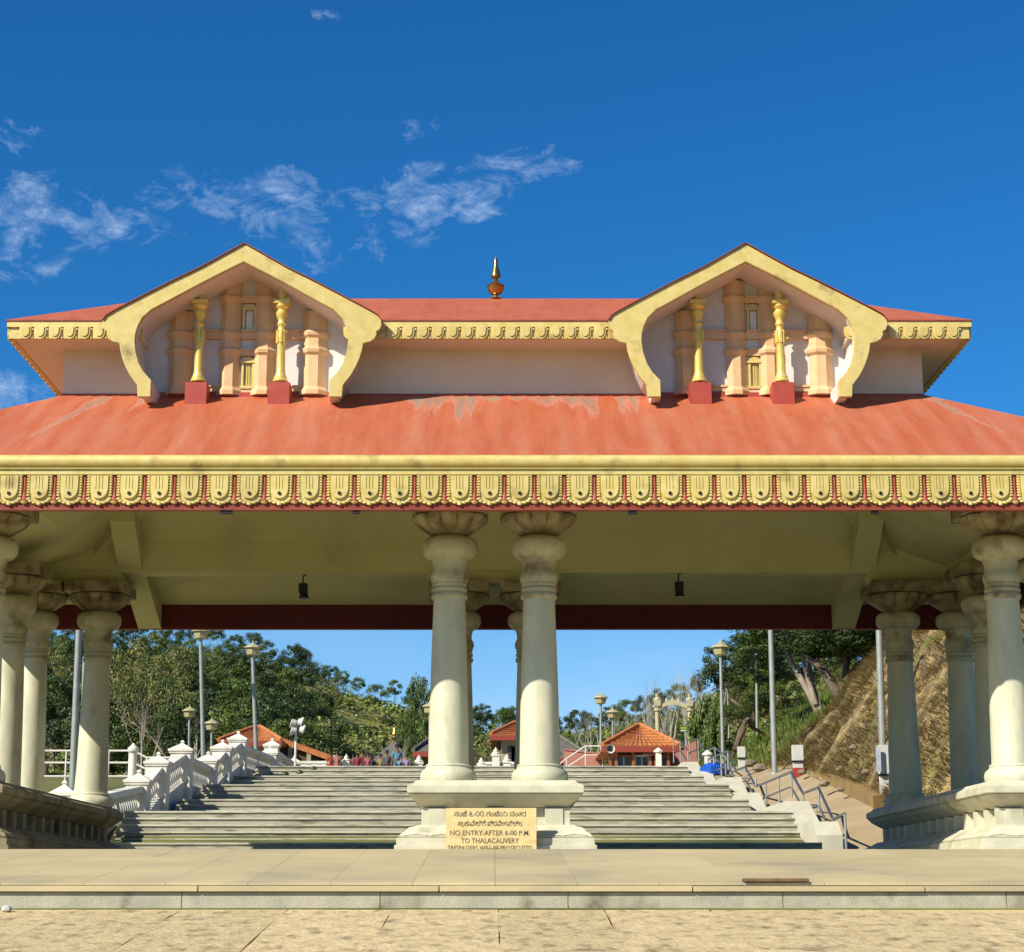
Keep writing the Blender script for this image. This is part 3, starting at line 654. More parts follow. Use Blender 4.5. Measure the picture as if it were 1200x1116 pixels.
def gable(cxpx):
    cx = at(cxpx, 380, YG).x; G = thing_part('gable', gate, (cx, YG, ZW))
    R_ = [gpt(dx, y, cx) for dx, y in GO]; RI = [gpt(dx, y, cx) for dx, y in GI]
    mir = lambda L: [(2 * cx - x, z) for x, z in L]
    # barge board: right half + left half as one outline
    poly = R_ + RI + mir(RI)[::-1][1:] + mir(R_)[::-1][:-1]
    MB().prism(poly, YG - .09, YG).build('barge_board', GOLD, G, bevel=.008)
    # thin red edge of the gable roof over the board, running back into the main roof
    up = R_[:9]; up2 = offs(up, .014)
    up2[0] = (cx, up[0][1] + .016)
    lo_ = offs(up, -.16); lo_[0] = (cx, up[0][1] - .18)
    MB().prism(up2 + lo_[::-1] , YG - .06 + .061, 31.2).build('gable_roof', RED, G)
    MB().prism(mir(up2) + mir(lo_)[::-1], YG + .001, 31.2).build('gable_roof', RED, G)
    e2 = offs(up, .014); e2[0] = (cx, up[0][1] + .016)
    e1 = [(x, z + .001) for x, z in offs(up, .001)]; e1[0] = (cx, up[0][1] + .002)
    for L1, L2 in ((e2, e1), (mir(e2), mir(e1))): MB().prism(L1 + L2[::-1], YG - .12, YG).build('gable_edge', EAVER, G)
    # vault: plastered shell behind the board
    inn = [(x + .004 * (1 if x > cx else 0), z) for x, z in RI]
    full = RI + mir(RI)[::-1][1:]
    def lowr(i, p, off): return p
    n = len(full); outr = offs(full, -.14); outr[0] = (full[0][0] + .14, full[0][1]); outr[-1] = (full[-1][0] - .14, full[-1][1])
    mid = len(RI) - 1; outr[mid] = (cx, full[mid][1] + .16)
    q = MB()
    for y in (YG + .001, YW + .02): q.v += [(x, y, z) for x, z in full] + [(x, y, z) for x, z in outr]
    m2 = 2 * n
    for i in range(n - 1):
        q.f += [(i, i + 1, m2 + i + 1, m2 + i), (n + i + 1, n + i, m2 + n + i, m2 + n + i + 1), (i + 1, i, n + i, n + i + 1)]
    q.f += [(0, m2, m2 + n, n), (n - 1, 2 * n - 1, m2 + 2 * n - 1, m2 + n - 1)]
    q.build('gable_vault', WHITE, G)
    # niche wall: closes the vault above the storey wall
    q = MB(); wp = [(x + (.05 if x > cx else -.05) * (abs(x - cx) > .01), z + .02) for x, z in full]; wp[0] = (wp[0][0], ZW - .3); wp[-1] = (wp[-1][0], ZW - .3)
    q.prism(wp, YW - .03, YW + .3); q.build('niche_wall', WHITE, G)
    wx_ = at(cxpx, 400, YW - .03)
    def X(px): return wx_.x + (px - 285) * ppm(YW - .03, 8.6)
    def Zn(y): return zat(y, YW - .1)
    MB().box(X(175), X(395), YW - .10, YW - .031, ZW - .3, Zn(462) + .03).build('niche_curb', REDC, G)
    # ochre bands
    def bandz(x0, x1, y, d=.07, h=4.0):
        q = MB(); q.box(X(x0), X(x1), YW - .03 - d, YW - .031, Zn(y + h), Zn(y - h)); q.box(X(x0), X(x1), YW - .05 - d, YW - .0311, Zn(y - h) + .001, Zn(y - h - 2.2)); q.build('ochre_band', ORANGE, G)
    bandz(283.5, 301, 352, h=3); bandz(228.5, 260, 393); bandz(283.5, 301, 393); bandz(322.5, 358, 393); bandz(283.5, 301, 414, h=3); bandz(228.5, 260, 456, .05, 2.5); bandz(283.5, 301, 458, .05, 2.5); bandz(322.5, 358, 456, .05, 2.5)
    # octagonal ochre pilasters
    def pil(c, w, ytop):
        zb = Zn(462) - .02; r = w / 2 * ppm(YW, 8.6); prof = [(r * 1.25, 0), (r * 1.25, .07), (r * 1.05, .12), (r, .14)]
        for yr in (411, 391, 349):
            if yr < ytop + 6: continue
            zr = Zn(yr) - zb; prof += [(r, zr - .09), (r * 1.22, zr - .05), (r * 1.28, zr + .0), (r * 1.05, zr + .04), (r, zr + .07)]
        prof.append((r, Zn(ytop) - zb))
        q = MB(); q.lathe(prof, (X(c), YW - .02, zb), 8, sy=.85)
        a = math.pi / 8; cc = Vector((X(c), YW - .02)); 
        q.v = [(cc.x + (x - cc.x) * math.cos(a) - (y - cc.y) * math.sin(a), cc.y + (x - cc.x) * math.sin(a) + (y - cc.y) * math.cos(a), z) for x, y, z in q.v]
        q.build('pilaster', ORANGE, G)
    pil(214, 29, 366); pil(271.5, 25, 330); pil(311, 25, 330); pil(370, 29, 366)
    # little gilded shrine windows
    def win(c, y0, y1, w):
        x0, x1 = X(c - w / 2), X(c + w / 2); zb, zt = Zn(y1), Zn(y0); yy = YW - .031
        W_ = thing_part('shrine_window', G, (X(c), yy, zb))
        WL.setdefault(W_, Vector((X(c), yy, zb)))
        q = MB(); f = .035; q.box(x0, x0 + f, yy - .06, yy, zb, zt - .09); q.box(x1 - f, x1, yy - .06, yy, zb, zt - .09); q.box(x0 - .02, x1 + .02, yy - .075, yy, zt - .09, zt - .06)
        q.box(x0 - .02, x1 + .02, yy - .07, yy, zb - .03, zb)
        pts = [((x0 + x1) / 2 + (x1 - x0) / 2 * math.cos(math.pi * k / 8), zt - .06 + .07 * math.sin(math.pi * k / 8)) for k in range(9)]
        q.prism(pts, yy - .06, yy); q.build('frame', GOLD, W_, org=WL[W_])
        return W_, x0, x1, zb, zt, yy
    W_, x0, x1, zb, zt, yy = win(292.5, 357, 387, 15)
    MB().box(x0 + .05, x1 - .05, yy - .03, yy, zb, zt - .1).build('panel', WHITE, W_)
    W_, x0, x1, zb, zt, yy = win(292.5, 419, 452, 15)
    MB().box(x0 + .05, x1 - .05, yy - .02, yy, zb, zt - .1).build('panel', GOLD, W_)
    for k in (0, 1): MB().box((x0 + x1) / 2 - .028 + k * .035, (x0 + x1) / 2 - .008 + k * .035, yy - .035, yy - .02, zb, zt - .11).build('bar', GOLDS, W_)
    # free standing gilded pillars on red blocks
    for pxc in (230.5, 327.5):
        Yp = 28.56; c = at(cxpx + (pxc - 285), 448, Yp - .17); xx = c.x; zc = c.z; hw = .172
        MB().box(xx - hw, xx + hw, Yp - .18, Yp + .16, ZE + sl1 * (Yp - .2 - YE) - .1, zc).build('pillar_block', REDC, G, bevel=.006)
        Zp = lambda y: zat(y, Yp); s_ = ppm(Yp, 8.6) * .88
        pr = [(10, 448), (10, 446), (8.5, 444.5), (8.8, 443), (7, 440), (6.0, 436), (5.3, 402), (6.2, 400), (6.2, 393), (5.0, 386), (4.8, 383), (6.6, 381), (5.0, 378), (5.0, 375), (7.0, 372), (8.4, 368), (8.4, 366.5), (6.6, 365.5), (6.6, 364), (9.8, 361.5), (10.6, 359.5), (10.2, 358)]
        q = MB(); q.lathe([(r * s_, Zp(y) - zc) for r, y in pr][::1], (xx, Yp, zc + .001), 20); q.build('pillar_shaft', GOLDS, G, smooth=True)
        q = MB(); w = 10.8 * s_; q.box(xx - w, xx + w, Yp - w, Yp + w, Zp(358), Zp(353.5)); q.build('pillar_abacus', GOLDS, G, bevel=.004)
        q = MB(); q.lathe([(5.6 * s_, 0), (5.3 * s_, Zp(330) - Zp(353.5))], (xx, Yp, Zp(353.5)), 16); q.build('pillar_stub', GOLDS, G, smooth=True)
        for k in range(8):
            a = 2 * math.pi * k / 8; q = MB(); rr = 6.3 * s_
            q.box(-.016, .016, -.012, .012, Zp(402.5), Zp(388)); q.v = [(xx + (rr) * math.cos(a) + (-math.sin(a)) * x - math.cos(a) * 0 + y * math.cos(a), Yp + rr * math.sin(a) + x * math.cos(a) + y * math.sin(a), z) for x, y, z in q.v]
            q.build('pillar_leaf', GOLDS, G)
    # spike on the gable ridge
    q = MB(); q.lathe([(.03, 0), (.02, .02), (.035, .06), (.02, .1), (.003, .17)], (cx, 30.6, up[0][1] + .02), 8); q.build('ridge_spike', BRASS, G)
gable(284.5); gable(875.5)
# black spotlights under the eaves beam and little fittings on the eave edge
def spot(px, py):
    p = at(px, py, YB - .55); s_ = thing('spotlight', ('black spotlight hanging from the ceiling beam left of the centre columns' if px < 580 else 'black spotlight hanging from the ceiling beam right of the centre columns'), 'spotlight', (p.x, YB - .4, p.z), 'spotlights under the ceiling')
    MB().box(p.x - .07, p.x + .09, YB - .5, YB - .3, p.z - .17, p.z + .02).build('housing', BLK, s_, bevel=.01)
    q = MB(); q.lathe([(.10, -.26), (.07, -.16), (.05, -.1)], (p.x + .02, YB - .38, p.z), 10); q.build('lens_hood', BLK, s_)
    MB().tube([(p.x, YB - .38, p.z), (p.x, YB - .38, p.z + .18), (p.x + .05, YB - .30, p.z + .2)], .015, 6).build('bracket', BLK, s_)
spot(354, 684); spot(796, 682)
for px, w in ((266, 7), (741, 5), (418, 4), (1024, 4)):
    p = at(px, 600, YE + .12); MB().box(p.x - w * .012, p.x + w * .012, YE + .02, YE + .10, Zf(600.5), Zf(597.05)).build('eave_fitting', BLK, gate)

# ------------------------------------------------------------------ notice slab in front of the centre pedestal
YS = 26.95
a, b = at(523, 947, YS), at(629, 1003, YS); zb = PZ
sg = thing('notice_slab', 'yellow stone slab lettered NO ENTRY AFTER 6-00 P.M. leaning at the centre pedestal', 'sign', ((a.x + b.x) / 2, YS, PZ))
MB().box(a.x, b.x, YS, YS + .06, PZ + .002, a.z).build('slab', SIGNM, sg, bevel=.004)
import os
def text(s, size, x, z, parent, m, Y, squeeze=None, name='lettering'):
    cu = bpy.data.curves.new('t', 'FONT'); cu.body = s; cu.size = size; cu.align_x = 'CENTER'; cu.extrude = .001; cu.offset = size * .012; cu.resolution_u = 3
    o = bpy.data.objects.new('t', cu); C.objects.link(o)
    dg = bpy.context.evaluated_depsgraph_get(); me = bpy.data.meshes.new_from_object(o.evaluated_get(dg)); bpy.data.objects.remove(o)
    if not me.vertices: return
    xs = [v.co.x for v in me.vertices]; w = max(xs) - min(xs); k = (squeeze / w) if squeeze else 1; mid = (max(xs) + min(xs)) / 2
    for v in me.vertices: v.co = ((v.co.x - mid) * k, -v.co.z, v.co.y)
    me.materials.clear(); me.materials.append(m)
    return put(name, me, parent, (x, Y, z))
sw = b.x - a.x; cxs_ = (a.x + b.x) / 2
for s, y, wf, sz in (('ಸಂಜೆ ೬-೦೦ ಗಂಟೆಯ ನಂತರ', 956.8, .80, .085), ('ತಲಕಾವೇರಿಗೆ ಪ್ರವೇಶವಿಲ್ಲ', 968, .72, .085), ('NO ENTRY AFTER 6-00 P.M.', 979, .88, .085), ('TO THALACAUVERY', 988.2, .64, .085), ('TRESPASSERS WILL BE PROSECUTED', 996.3, .94, .075)):
    text(s, sz * 1.15, cxs_ - .02, zat(y, YS), sg, INK, YS - .002, sw * wf)
bk = at(578, 996, YS - .2)
MB().box(bk.x - .10, bk.x + .10, YS - .25, YS - .12, PZ, zat(994.5, YS - .2)).build('brick', PLANK, bevel=.01, label='broken brown brick propped at the foot of the yellow notice slab', category='brick')

# ------------------------------------------------------------------ stairway
SXL, SXR = -8.95, 7.17
stw = thing('stairway', 'broad weathered marble stairway climbing behind the gate in flights', 'stairs', (0, 40.8, PZ))
prevz = PZ
for i, (y, z) in enumerate(STEPS):
    y1 = STEPS[i + 1][0] if i + 1 < len(STEPS) else 96
    L = SXL if y < 77 else -9.0
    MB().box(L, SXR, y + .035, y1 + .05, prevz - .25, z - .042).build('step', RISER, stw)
    xx = L
    while xx < SXR - .05:
        w_ = random.uniform(1.3, 2.6); x2 = min(xx + w_, SXR)
        if SXR - x2 < .5: x2 = SXR
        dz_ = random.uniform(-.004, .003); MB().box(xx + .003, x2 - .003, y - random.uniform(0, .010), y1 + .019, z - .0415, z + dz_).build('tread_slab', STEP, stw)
        xx = x2
    prevz = z
# right stringer wall
IN = [(957, 979), (952, 963), (934, 967.5), (920, 939), (877, 953), (867, 929), (856, 934), (847, 911), (822, 921), (815, 904), (806, 908), (800, 893)]
sp_ = [atX(px, py, SXR) for px, py in IN]
sp_[0] = Vector((SXR, sp_[0].y, zat(979, sp_[0].y)))
strg = thing('stringer_wall', 'pale stone stringer wall stepping up the right side of the stairway', 'wall', (SXR, sp_[0].y, PZ))
for k in range(len(sp_) - 1):
    p, r = sp_[k], sp_[k + 1]
    if r.y <= p.y + .02: continue
    MB().prismx([(p.y, PZ - .2), (r.y - .006, PZ - .2), (r.y - .006, r.z), (p.y, p.z)], SXR, SXR + .58).build('coping_block', STRG, strg)
e_ = sp_[-1]
MB().prismx([(e_.y, 3), (e_.y + 6, 3), (e_.y + 6, e_.z), (e_.y, e_.z)], SXR, SXR + .58).build('coping_block', STRG, strg)
# steel railing on it
XR = SXR + .60
TOP = [(990, 954), (976, 960), (959, 923), (941, 930), (927, 905), (886, 922), (873, 899), (862, 903), (853, 880), (830, 890)]
LOW = [(989, 979), (976, 981), (960, 945), (942, 949), (927, 922), (887, 939), (874, 915), (863, 919), (854, 897), (831, 906)]
rail = thing('handrail', 'two bar steel handrail stepping up beside the right stringer wall', 'railing', (XR, 40, PZ))
tp = [atX(a, b, XR + .05) for a, b in TOP]; lw = [atX(a, b, XR + .05) for a, b in LOW]
for i, pts in enumerate((tp, lw)): MB().tube(pts, .035 if i == 0 else .028, 8).build('rail', STEEL, rail, smooth=True)
for i, p in enumerate(tp):
    MB().tube([p, (p.x, p.y, max(p.z - 1.15, zpath(p.y) - .1))], .03, 8).build('post', POLE, rail)
    if i + 1 < len(tp) and tp[i + 1].y - p.y > 3:
        for t in (.33, .7):
            m_ = p.lerp(tp[i + 1], t); MB().tube([m_, (m_.x, m_.y, m_.z - 1.15)], .03, 8).build('post', POLE, rail)
# second railing a little to the left, further up
XR2 = SXR + .15
def rail2(pts, X_, lab, drop=1.0, Y=None):
    P = [atX(a, b, X_) for a, b in pts]; t = thing('handrail', lab, 'railing', (X_, P[0].y, P[0].z - drop))
    for d in (0, .42): MB().tube([(p.x, p.y, p.z - d) for p in P], .028, 6).build('rail', STEEL, t)
    for p in P: MB().tube([p, (p.x, p.y, p.z - drop)], .026, 6).build('post', POLE, t)
rail2([(850, 886), (838, 876), (826, 880), (818, 866), (808, 870)], SXR + .9, 'steel handrail at the head of the stairs in front of the kiosk')

# ------------------------------------------------------------------ left balustrade of white piers
XL = -9.3
def pier(px, ytop, wpx, panel=False, lab=''):
    p = atX(px, ytop, XL); Y = p.y; w = wpx * ppm(Y, 3) / 2 * .82; zb = min(stair_z(Y), p.z - .9) - .1
    if px > 600: zb = p.z - 1.0
    zt = p.z
    t = thing('balustrade_pier', lab, 'pier', (XL, Y, zb), 'white piers of the left balustrade')
    MB().box(XL - w, XL + w, Y - w, Y + w, zb, zt - .34).build('shaft', BALW, t, bevel=.01)
    if panel:
        q = MB(); f = .05; z0, z1 = zb + .12, zt - .44
        q.box(XL - w + .06, XL - w + .06 + f, Y - w - .025, Y - w, z0, z1); q.box(XL + w - .06 - f, XL + w - .06, Y - w - .025, Y - w, z0, z1); q.box(XL - w + .11, XL + w - .11, Y - w - .025, Y - w, z1 - f, z1)
        q.build('panel_frame', BALW, t)
    c = w * 1.22
    q = MB(); q.box(XL - c * .92, XL + c * .92, Y - c * .92, Y + c * .92, zt - .339, zt - .28); q.box(XL - c, XL + c, Y - c, Y + c, zt - .279, zt - .21)
    q.lathe([(c * 1.28, -.209), (c * .7, -.12), (c * .28, -.06), (.05, -.03), (.09, .0), (.03, .06)], (XL, Y, zt), 4); 
    k0 = len(q.v) - 24
    ca = math.cos(math.pi / 4)
    for i in range(k0, len(q.v)):
        x, y, z = q.v[i]; x -= XL; y -= Y; q.v[i] = (XL + (x - y) * ca, Y + (x + y) * ca, z)
    q.build('cap', BALW, t)
    return Vector((XL, Y, zt)), w
bal_prof = [(.045, 0), (.06, .03), (.035, .07), (.05, .14), (.085, .24), (.075, .32), (.04, .42), (.035, .5), (.055, .55), (.04, .6), (.055, .64)]
BMh = MB(); BMh.lathe(bal_prof, n=8); BMM = BMh.mesh('baluster', BALW, smooth=True)
def rail_panel(A, wa, B, wb, lab):
    y0, y1 = A.y + wa, B.y - wb
    if y1 - y0 < .2: return
    t = thing('balustrade', lab, 'balustrade', (XL, y0, A.z - 1.0), 'balustrade panels of the left side')
    za = A.z - .38; zb = B.z - .38
    if abs(B.z - A.z) < .08: zb = za
    f = lambda y: lerp(za, zb, (y - y0) / (y1 - y0))
    wv = .17
    MB().prismx([(y0, f(y0) - .16), (y1, f(y1) - .16), (y1, f(y1)), (y0, f(y0))], XL - wv, XL + wv).build('coping', BALW, t, bevel=.01)
    MB().prismx([(y0, f(y0) - 1.6), (y1, f(y1) - 1.6), (y1, f(y1) - .80), (y0, f(y0) - .80)], XL - wv * .8, XL + wv * .8).build('base_rail', BALW, t)
    n = max(2, int((y1 - y0) / .27))
    for k in range(n):
        y = lerp(y0, y1, (k + .5) / n); put('baluster', BMM, t, (XL, y, f(y) - .80))
PIERS = [(76, 918, 32, 0), (163, 905, 31, 0), (186, 884, 30, 0), (214, 870, 29, 0), (244, 883, 26, 1), (261, 869, 26, 0), (279.5, 859, 24, 0), (316.5, 876, 21, 0), (319, 867, 20, 0), (345, 887, 15, 0)]
LABS = ['white capped pier seen behind the leftmost columns', 'lowest white capped pier right of the left back column', 'white capped pier second up the lower left flight', 'tall white capped pier at the top of the lower left flight',
        'square white pier with a framed front panel at the middle landing', 'white capped pier just above the framed panel pier', 'tallest white pier, in front of the tiled roof house', 'low white pier before the sloping rail near the stair head', 'white capped pier below the tiled roof on the upper flight', 'small white pier at the stair head below the floodlight pole']
ps = []
for a, l in zip(PIERS, LABS): ps.append(pier(*a[:3], panel=bool(a[3]), lab=l))
LB2 = ['long level balustrade with vase balusters beside the left back column', 'short sloping balustrade above the lowest pier', 'sloping balustrade of the lower left flight, upper run', 'level balustrade along the middle landing', 'short sloping balustrade behind the framed panel pier', 'sloping balustrade rising to the tallest pier', 'level balustrade below the tiled roof house', 'short balustrade at the upper flight', 'balustrade running to the stair head under the floodlights']
for i in range(len(ps) - 1): rail_panel(ps[i][0], ps[i][1], ps[i + 1][0], ps[i + 1][1], LB2[i])

# parapets at the head of the stairs
def low_wall(px0, px1, yt, yb, Y, lab, m=BALW, carved=True):
    a, b = at(px0, yt, Y), at(px1, yb, Y); zb = min(b.z, ground(a.x, Y)) - .3
    t = thing('parapet_wall', lab, 'parapet', ((a.x + b.x) / 2, Y, zb))
    MB().box(a.x, b.x, Y, Y + .25, zb, a.z - .12).build('wall', m, t)
    MB().box(a.x - .03, b.x + .03, Y - .04, Y + .29, a.z - .119, a.z).build('coping', m, t, bevel=.01)
    if carved:
        n = max(1, int((b.x - a.x) / .42))
        for k in range(n):
            cx = lerp(a.x, b.x, (k + .5) / n); q = MB(); r = .17; q.lathe([(r, 0), (r, .03), (r * .7, .05), (r * .6, .02), (.02, .03)], n=12); q.v = [(cx + x, Y - z, (a.z + b.z) / 2 - .06 + y) for x, y, z in q.v]; q.build('carved_roundel', m, t)
low_wall(352, 386, 892, 906, 82, 'low white carved parapet left of the group of visitors')
low_wall(563, 602, 893, 908, 82, 'low white carved parapet seen between the centre columns')
low_wall(483, 500, 899, 908, 82.6, 'short white parapet just left of the centre column')
def finial_pier(px, yt, Y, w, lab):
    p = at(px, yt, Y); zb = PLZ - .3; r = w * ppm(Y, 5) / 2
    t = thing('finial_pier', lab, 'pier', (p.x, Y, zb), 'small white piers with ball finials')
    MB().box(p.x - r * .8, p.x + r * .8, Y - r * .8, Y + r * .8, zb, p.z - .38).build('shaft', BALW, t)
    q = MB(); q.box(p.x - r, p.x + r, Y - r, Y + r, p.z - .379, p.z - .32); q.lathe([(r * .9, -.319), (r * 1.0, -.25), (r * .5, -.2), (r * .55, -.12), (r * .2, -.07), (.03, 0)], (p.x, Y, p.z), 10); q.build('cap', BALW, t)
for px, yt, l in ((392, 885, 'small white finial pier behind the visitor in red at the left'), (406, 884, 'white finial pier between the red visitors and the maroon group'), (491, 885, 'white finial pier just left of the left centre column'), (508, 883, 'white finial pier partly behind the left centre column'), (581, 876, 'white finial pier seen between the centre columns'), (594, 884, 'smaller white finial pier by the right centre column'), (564, 888, 'white finial pier at the right edge of the left centre column')): finial_pier(px, yt, 81.5, 11, l)

# ------------------------------------------------------------------ path and rocky bank to the right
q = MB(); ys_ = [38 + k * 1.5 for k in range(40)]
q.v = [(x, y, lerp(zleft(y), zpath(y), min(1, (x - 7.77) / 1.9)) + .04 * noise.noise(Vector((x, y * .5, 0)))) for y in ys_ for x in (7.77, 8.3, 9.0, 9.67, 10.6)]
q.f = [(j * 5 + i, j * 5 + i + 1, j * 5 + 6 + i, j * 5 + 5 + i) for j in range(len(ys_) - 1) for i in range(4)]
q.build('path', PATHM, kind='structure', smooth=True)
xs_ = [9.5 + k * .22 for k in range(50)] + [20.5 + k * .8 for k in range(14)]; ys_ = [43 + k * .28 for k in range(110)] + [74 + k * 1.2 for k in range(30)]
q = MB(); q.v = [(x + .5 * noise.noise(Vector((0, y * .3, 1))) * min(1, (x - 9.5)), y, bank_z(x, y) - .05 - (1 - sstep(43, 45.5, y)) * 3 * min(1, x - 9.5)) for y in ys_ for x in xs_]
nx = len(xs_); q.f = [(j * nx + i, j * nx + i + 1, (j + 1) * nx + i + 1, (j + 1) * nx + i) for j in range(len(ys_) - 1) for i in range(nx - 1)]
q.build('hillside', BANK, kind='structure', smooth=True)
# dry grass tufts hanging on the bank
rnd = random.Random(3)
q = MB()
for k in range(42000):
    x = 9.6 + rnd.random() ** 1.1 * 8.5; y = rnd.uniform(43.5, 67); 
    if noise.noise(Vector((x * .8, y * .6, 5))) < -.28 - .2 * (x > 12): continue
    z = bank_z(x, y) - .08
    for j in range(3):
        a = rnd.uniform(0, 6.3); l = rnd.uniform(.08, .24); w = .014; dx, dy = math.cos(a) * w, math.sin(a) * w
        tx, ty = x + rnd.uniform(-.22, .02) - .12, y + rnd.uniform(-.2, .1) - .05; tz = z + l * rnd.uniform(.35, .9)
        q.add([(x - dx, y - dy, z), (x + dx, y + dy, z), (tx, ty, tz)], [(0, 1, 2)])
q.build('dry_grass', STRAW, kind='stuff', label='dry straw coloured grass hanging over the steep rocky bank', category='grass')
q = MB(); rnd = random.Random(4)
for k in range(16000):
    x = 9.5 + rnd.random() * 11; y = rnd.uniform(64, 96)
    z = bank_z(x, y) - .08
    if noise.noise(Vector((x * .35, y * .3, 8))) < -.1: continue
    for j in range(2):
        a = rnd.uniform(0, 6.3); l = rnd.uniform(.15, .5); w = .05; dx, dy = math.cos(a) * w, math.sin(a) * w
        q.add([(x - dx, y - dy, z), (x + dx, y + dy, z), (x + rnd.uniform(-.25, .2), y + rnd.uniform(-.2, .1), z + l)], [(0, 1, 2)])
q.build('green_undergrowth', LEAFB, kind='stuff', label='green weeds and grass covering the slope under the leaning trees', category='undergrowth')
# rocks
for k, (px, py, Y, s) in enumerate(((965, 898, 52, 0.17), (985, 880, 53, 0.15), (1000, 860, 53, 0.14), (940, 905, 57, 0.15), (1015, 905, 50, 0.15), (890, 900, 66, 0.25), (905, 905, 64, 0.20), (878, 893, 68, 0.25), (1090, 890, 52, 0.15), (1085, 840, 53, 0.12), (1095, 800, 54, 0.11), (985, 925, 50, 0.12))):
    p = at(px, py, Y); zz = bank_z(max(p.x, 9.5), Y); q = MB(); sd = k * 3.1
    q.lathe([(s * .5, -s * .5), (s, -s * .2), (s * .9, s * .25), (s * .45, s * .55)], (p.x, Y, min(p.z, zz + .1)), 9, mod=lambda a, t: 1 + .35 * noise.noise(Vector((math.cos(t) * 1.3 + sd, math.sin(t) * 1.3, a * .7))))
    W3 = ['at the foot of the dry bank', 'half way up the dry bank', 'high on the dry bank beside the tall pole', 'left of the dry bank beside the path', 'near the right notice pillar', 'by the path in front of the undergrowth', 'beside the middle notice pillar', 'left of the heap by the bush', 'low between the right columns', 'in the middle between the right columns', 'top between the right columns', 'on the low earth wall']
    q.build('rock', BOULD, label='brown rough rock ' + W3[k], category='rock', group='rocks on the right bank')
# low earth retaining wall
q = MB(); pp = [at(945, 912, 58.5), at(975, 922, 53.5), at(1000, 934, 49.5), at(1024, 948, 46.5)]
vs = []
for p in pp: vs += [(p.x, p.y, zpath(p.y) - .2), (p.x, p.y, p.z + .32), (p.x + .6, p.y + .2, p.z + .34), (p.x + .6, p.y + .2, zpath(p.y) - .2)]
q.add(vs, [(4 * i + j, 4 * i + (j + 1) % 4, 4 * i + 4 + (j + 1) % 4, 4 * i + 4 + j) for i in range(3) for j in range(4)] + [(3, 2, 1, 0), (12, 13, 14, 15)])
q.build('retaining_wall', mat('ochre_wall', (.42, .27, .08), (.30, .20, .08), 1.5, .9, .5, 8), label='low ochre retaining wall at the foot of the dry bank beside the path', category='wall')

# ------------------------------------------------------------------ poles and lamps
def lamp_post(px, yt, yb, Y, lab, head='lantern', r=.045, lean=0, grp='lamp posts'):
    a = at(px, yt, Y); b = at(px + lean, yb, Y); zb = min(b.z, (bank_z(b.x, Y) if b.x > 9.6 else ground(b.x, Y)) + .0)
    if zb > b.z: zb = b.z
    t = thing('lamp_post', lab, 'lamp post', (b.x, Y, zb), grp)
    MB().tube([(b.x, Y, zb), (lerp(b.x, a.x, .5), Y, lerp(zb, a.z, .5)), (a.x, Y, a.z)], [r * 1.35, r * 1.1, r], 10).build('pole', POLE, t, smooth=True)
    if head == 'lantern':
        s = 1.0 if Y < 70 else 1.15
        q = MB(); q.lathe([(.05, -.04), (.20 * s, .02), (.24 * s, .22), (.24 * s, .28)], (a.x, Y, a.z), 8); q.build('lamp_glass', LAMPG, t)
        q = MB(); q.lathe([(.32 * s, .281), (.26 * s, .36), (.10 * s, .44), (.03, .50), (.01, .6)], (a.x, Y, a.z), 8); q.build('lamp_cap', LAMPG, t)
lamp_post(235, 749, 903, 72, 'tall lamp post in front of the dark trees, lamp cut off by the red beam', lean=4, r=.07)
lamp_post(296, 768, 888, 74, 'tall lamp post with square lantern in front of the tiled roof house', lean=6, r=.07)
lamp_post(222, 841, 895, 86, 'small short lamp post between the two tall left lamp posts, further left', r=.05)
lamp_post(248, 856, 902, 84, 'small short lamp post just above the framed panel pier', r=.05)
lamp_post(503.5, 836, 900, 86, 'slim lamp post just left of the left centre column', r=.05)
lamp_post(704, 825, 893, 92, 'lamp post with wide square lantern standing left of the tiled kiosk', r=.06)
lamp_post(718, 842, 885, 95, 'short lamp post rising just behind the left slope of the kiosk roof', r=.05)
lamp_post(844.5, 768, 903, 70, 'tall lamp post with a pointed lantern right of the kiosk', lean=3, r=.06)
lamp_post(853, 802, 818, 92, 'small lamp post on the slope right of the tall pointed lantern', r=.05)
lamp_post(886, 752, 820, 88, 'lamp post standing on the slope below the dark tree crowns', r=.06)
lamp_post(715, 842, 850, 120, 'x', r=.01) if False else None
def plain_pole(px0, y0, px1, y1, Y, r, lab):
    a, b = at(px0, y0, Y), at(px1, y1, Y); zb = min(b.z, bank_z(b.x, Y) if b.x > 9.6 else ground(b.x, Y))
    m = MB(); m.tube([(b.x, Y, zb), (a.x, Y, a.z)], [r * 1.2, r], 12); m.tube([(b.x, Y, zb), (b.x, Y, zb + .12)], [r * 2.2, r * 2.0], 12)
    m.build('steel_pole', POLE, label=lab, category='pole', smooth=True)
plain_pole(94, 700, 85, 928, 46, .075, 'leaning galvanised pole just left of the left back column')
plain_pole(99, 770, 96, 900, 60, .06, 'thinner pole half hidden by the left back column')
plain_pole(902, 700, 908, 906, 62, .085, 'tall galvanised pole standing left of the middle notice pillar')
plain_pole(1029, 700, 1036, 930, 50, .085, 'tall galvanised pole by the right back column')
m = MB(); a = [at(93, 882, 40), at(91, 905, 40), at(89, 925, 40), at(84, 937, 40)]; m.tube(a, .035, 10); m.build('drain_pipe', BALW, smooth=True, label='short white pipe bending out beside the left back column', category='pipe')
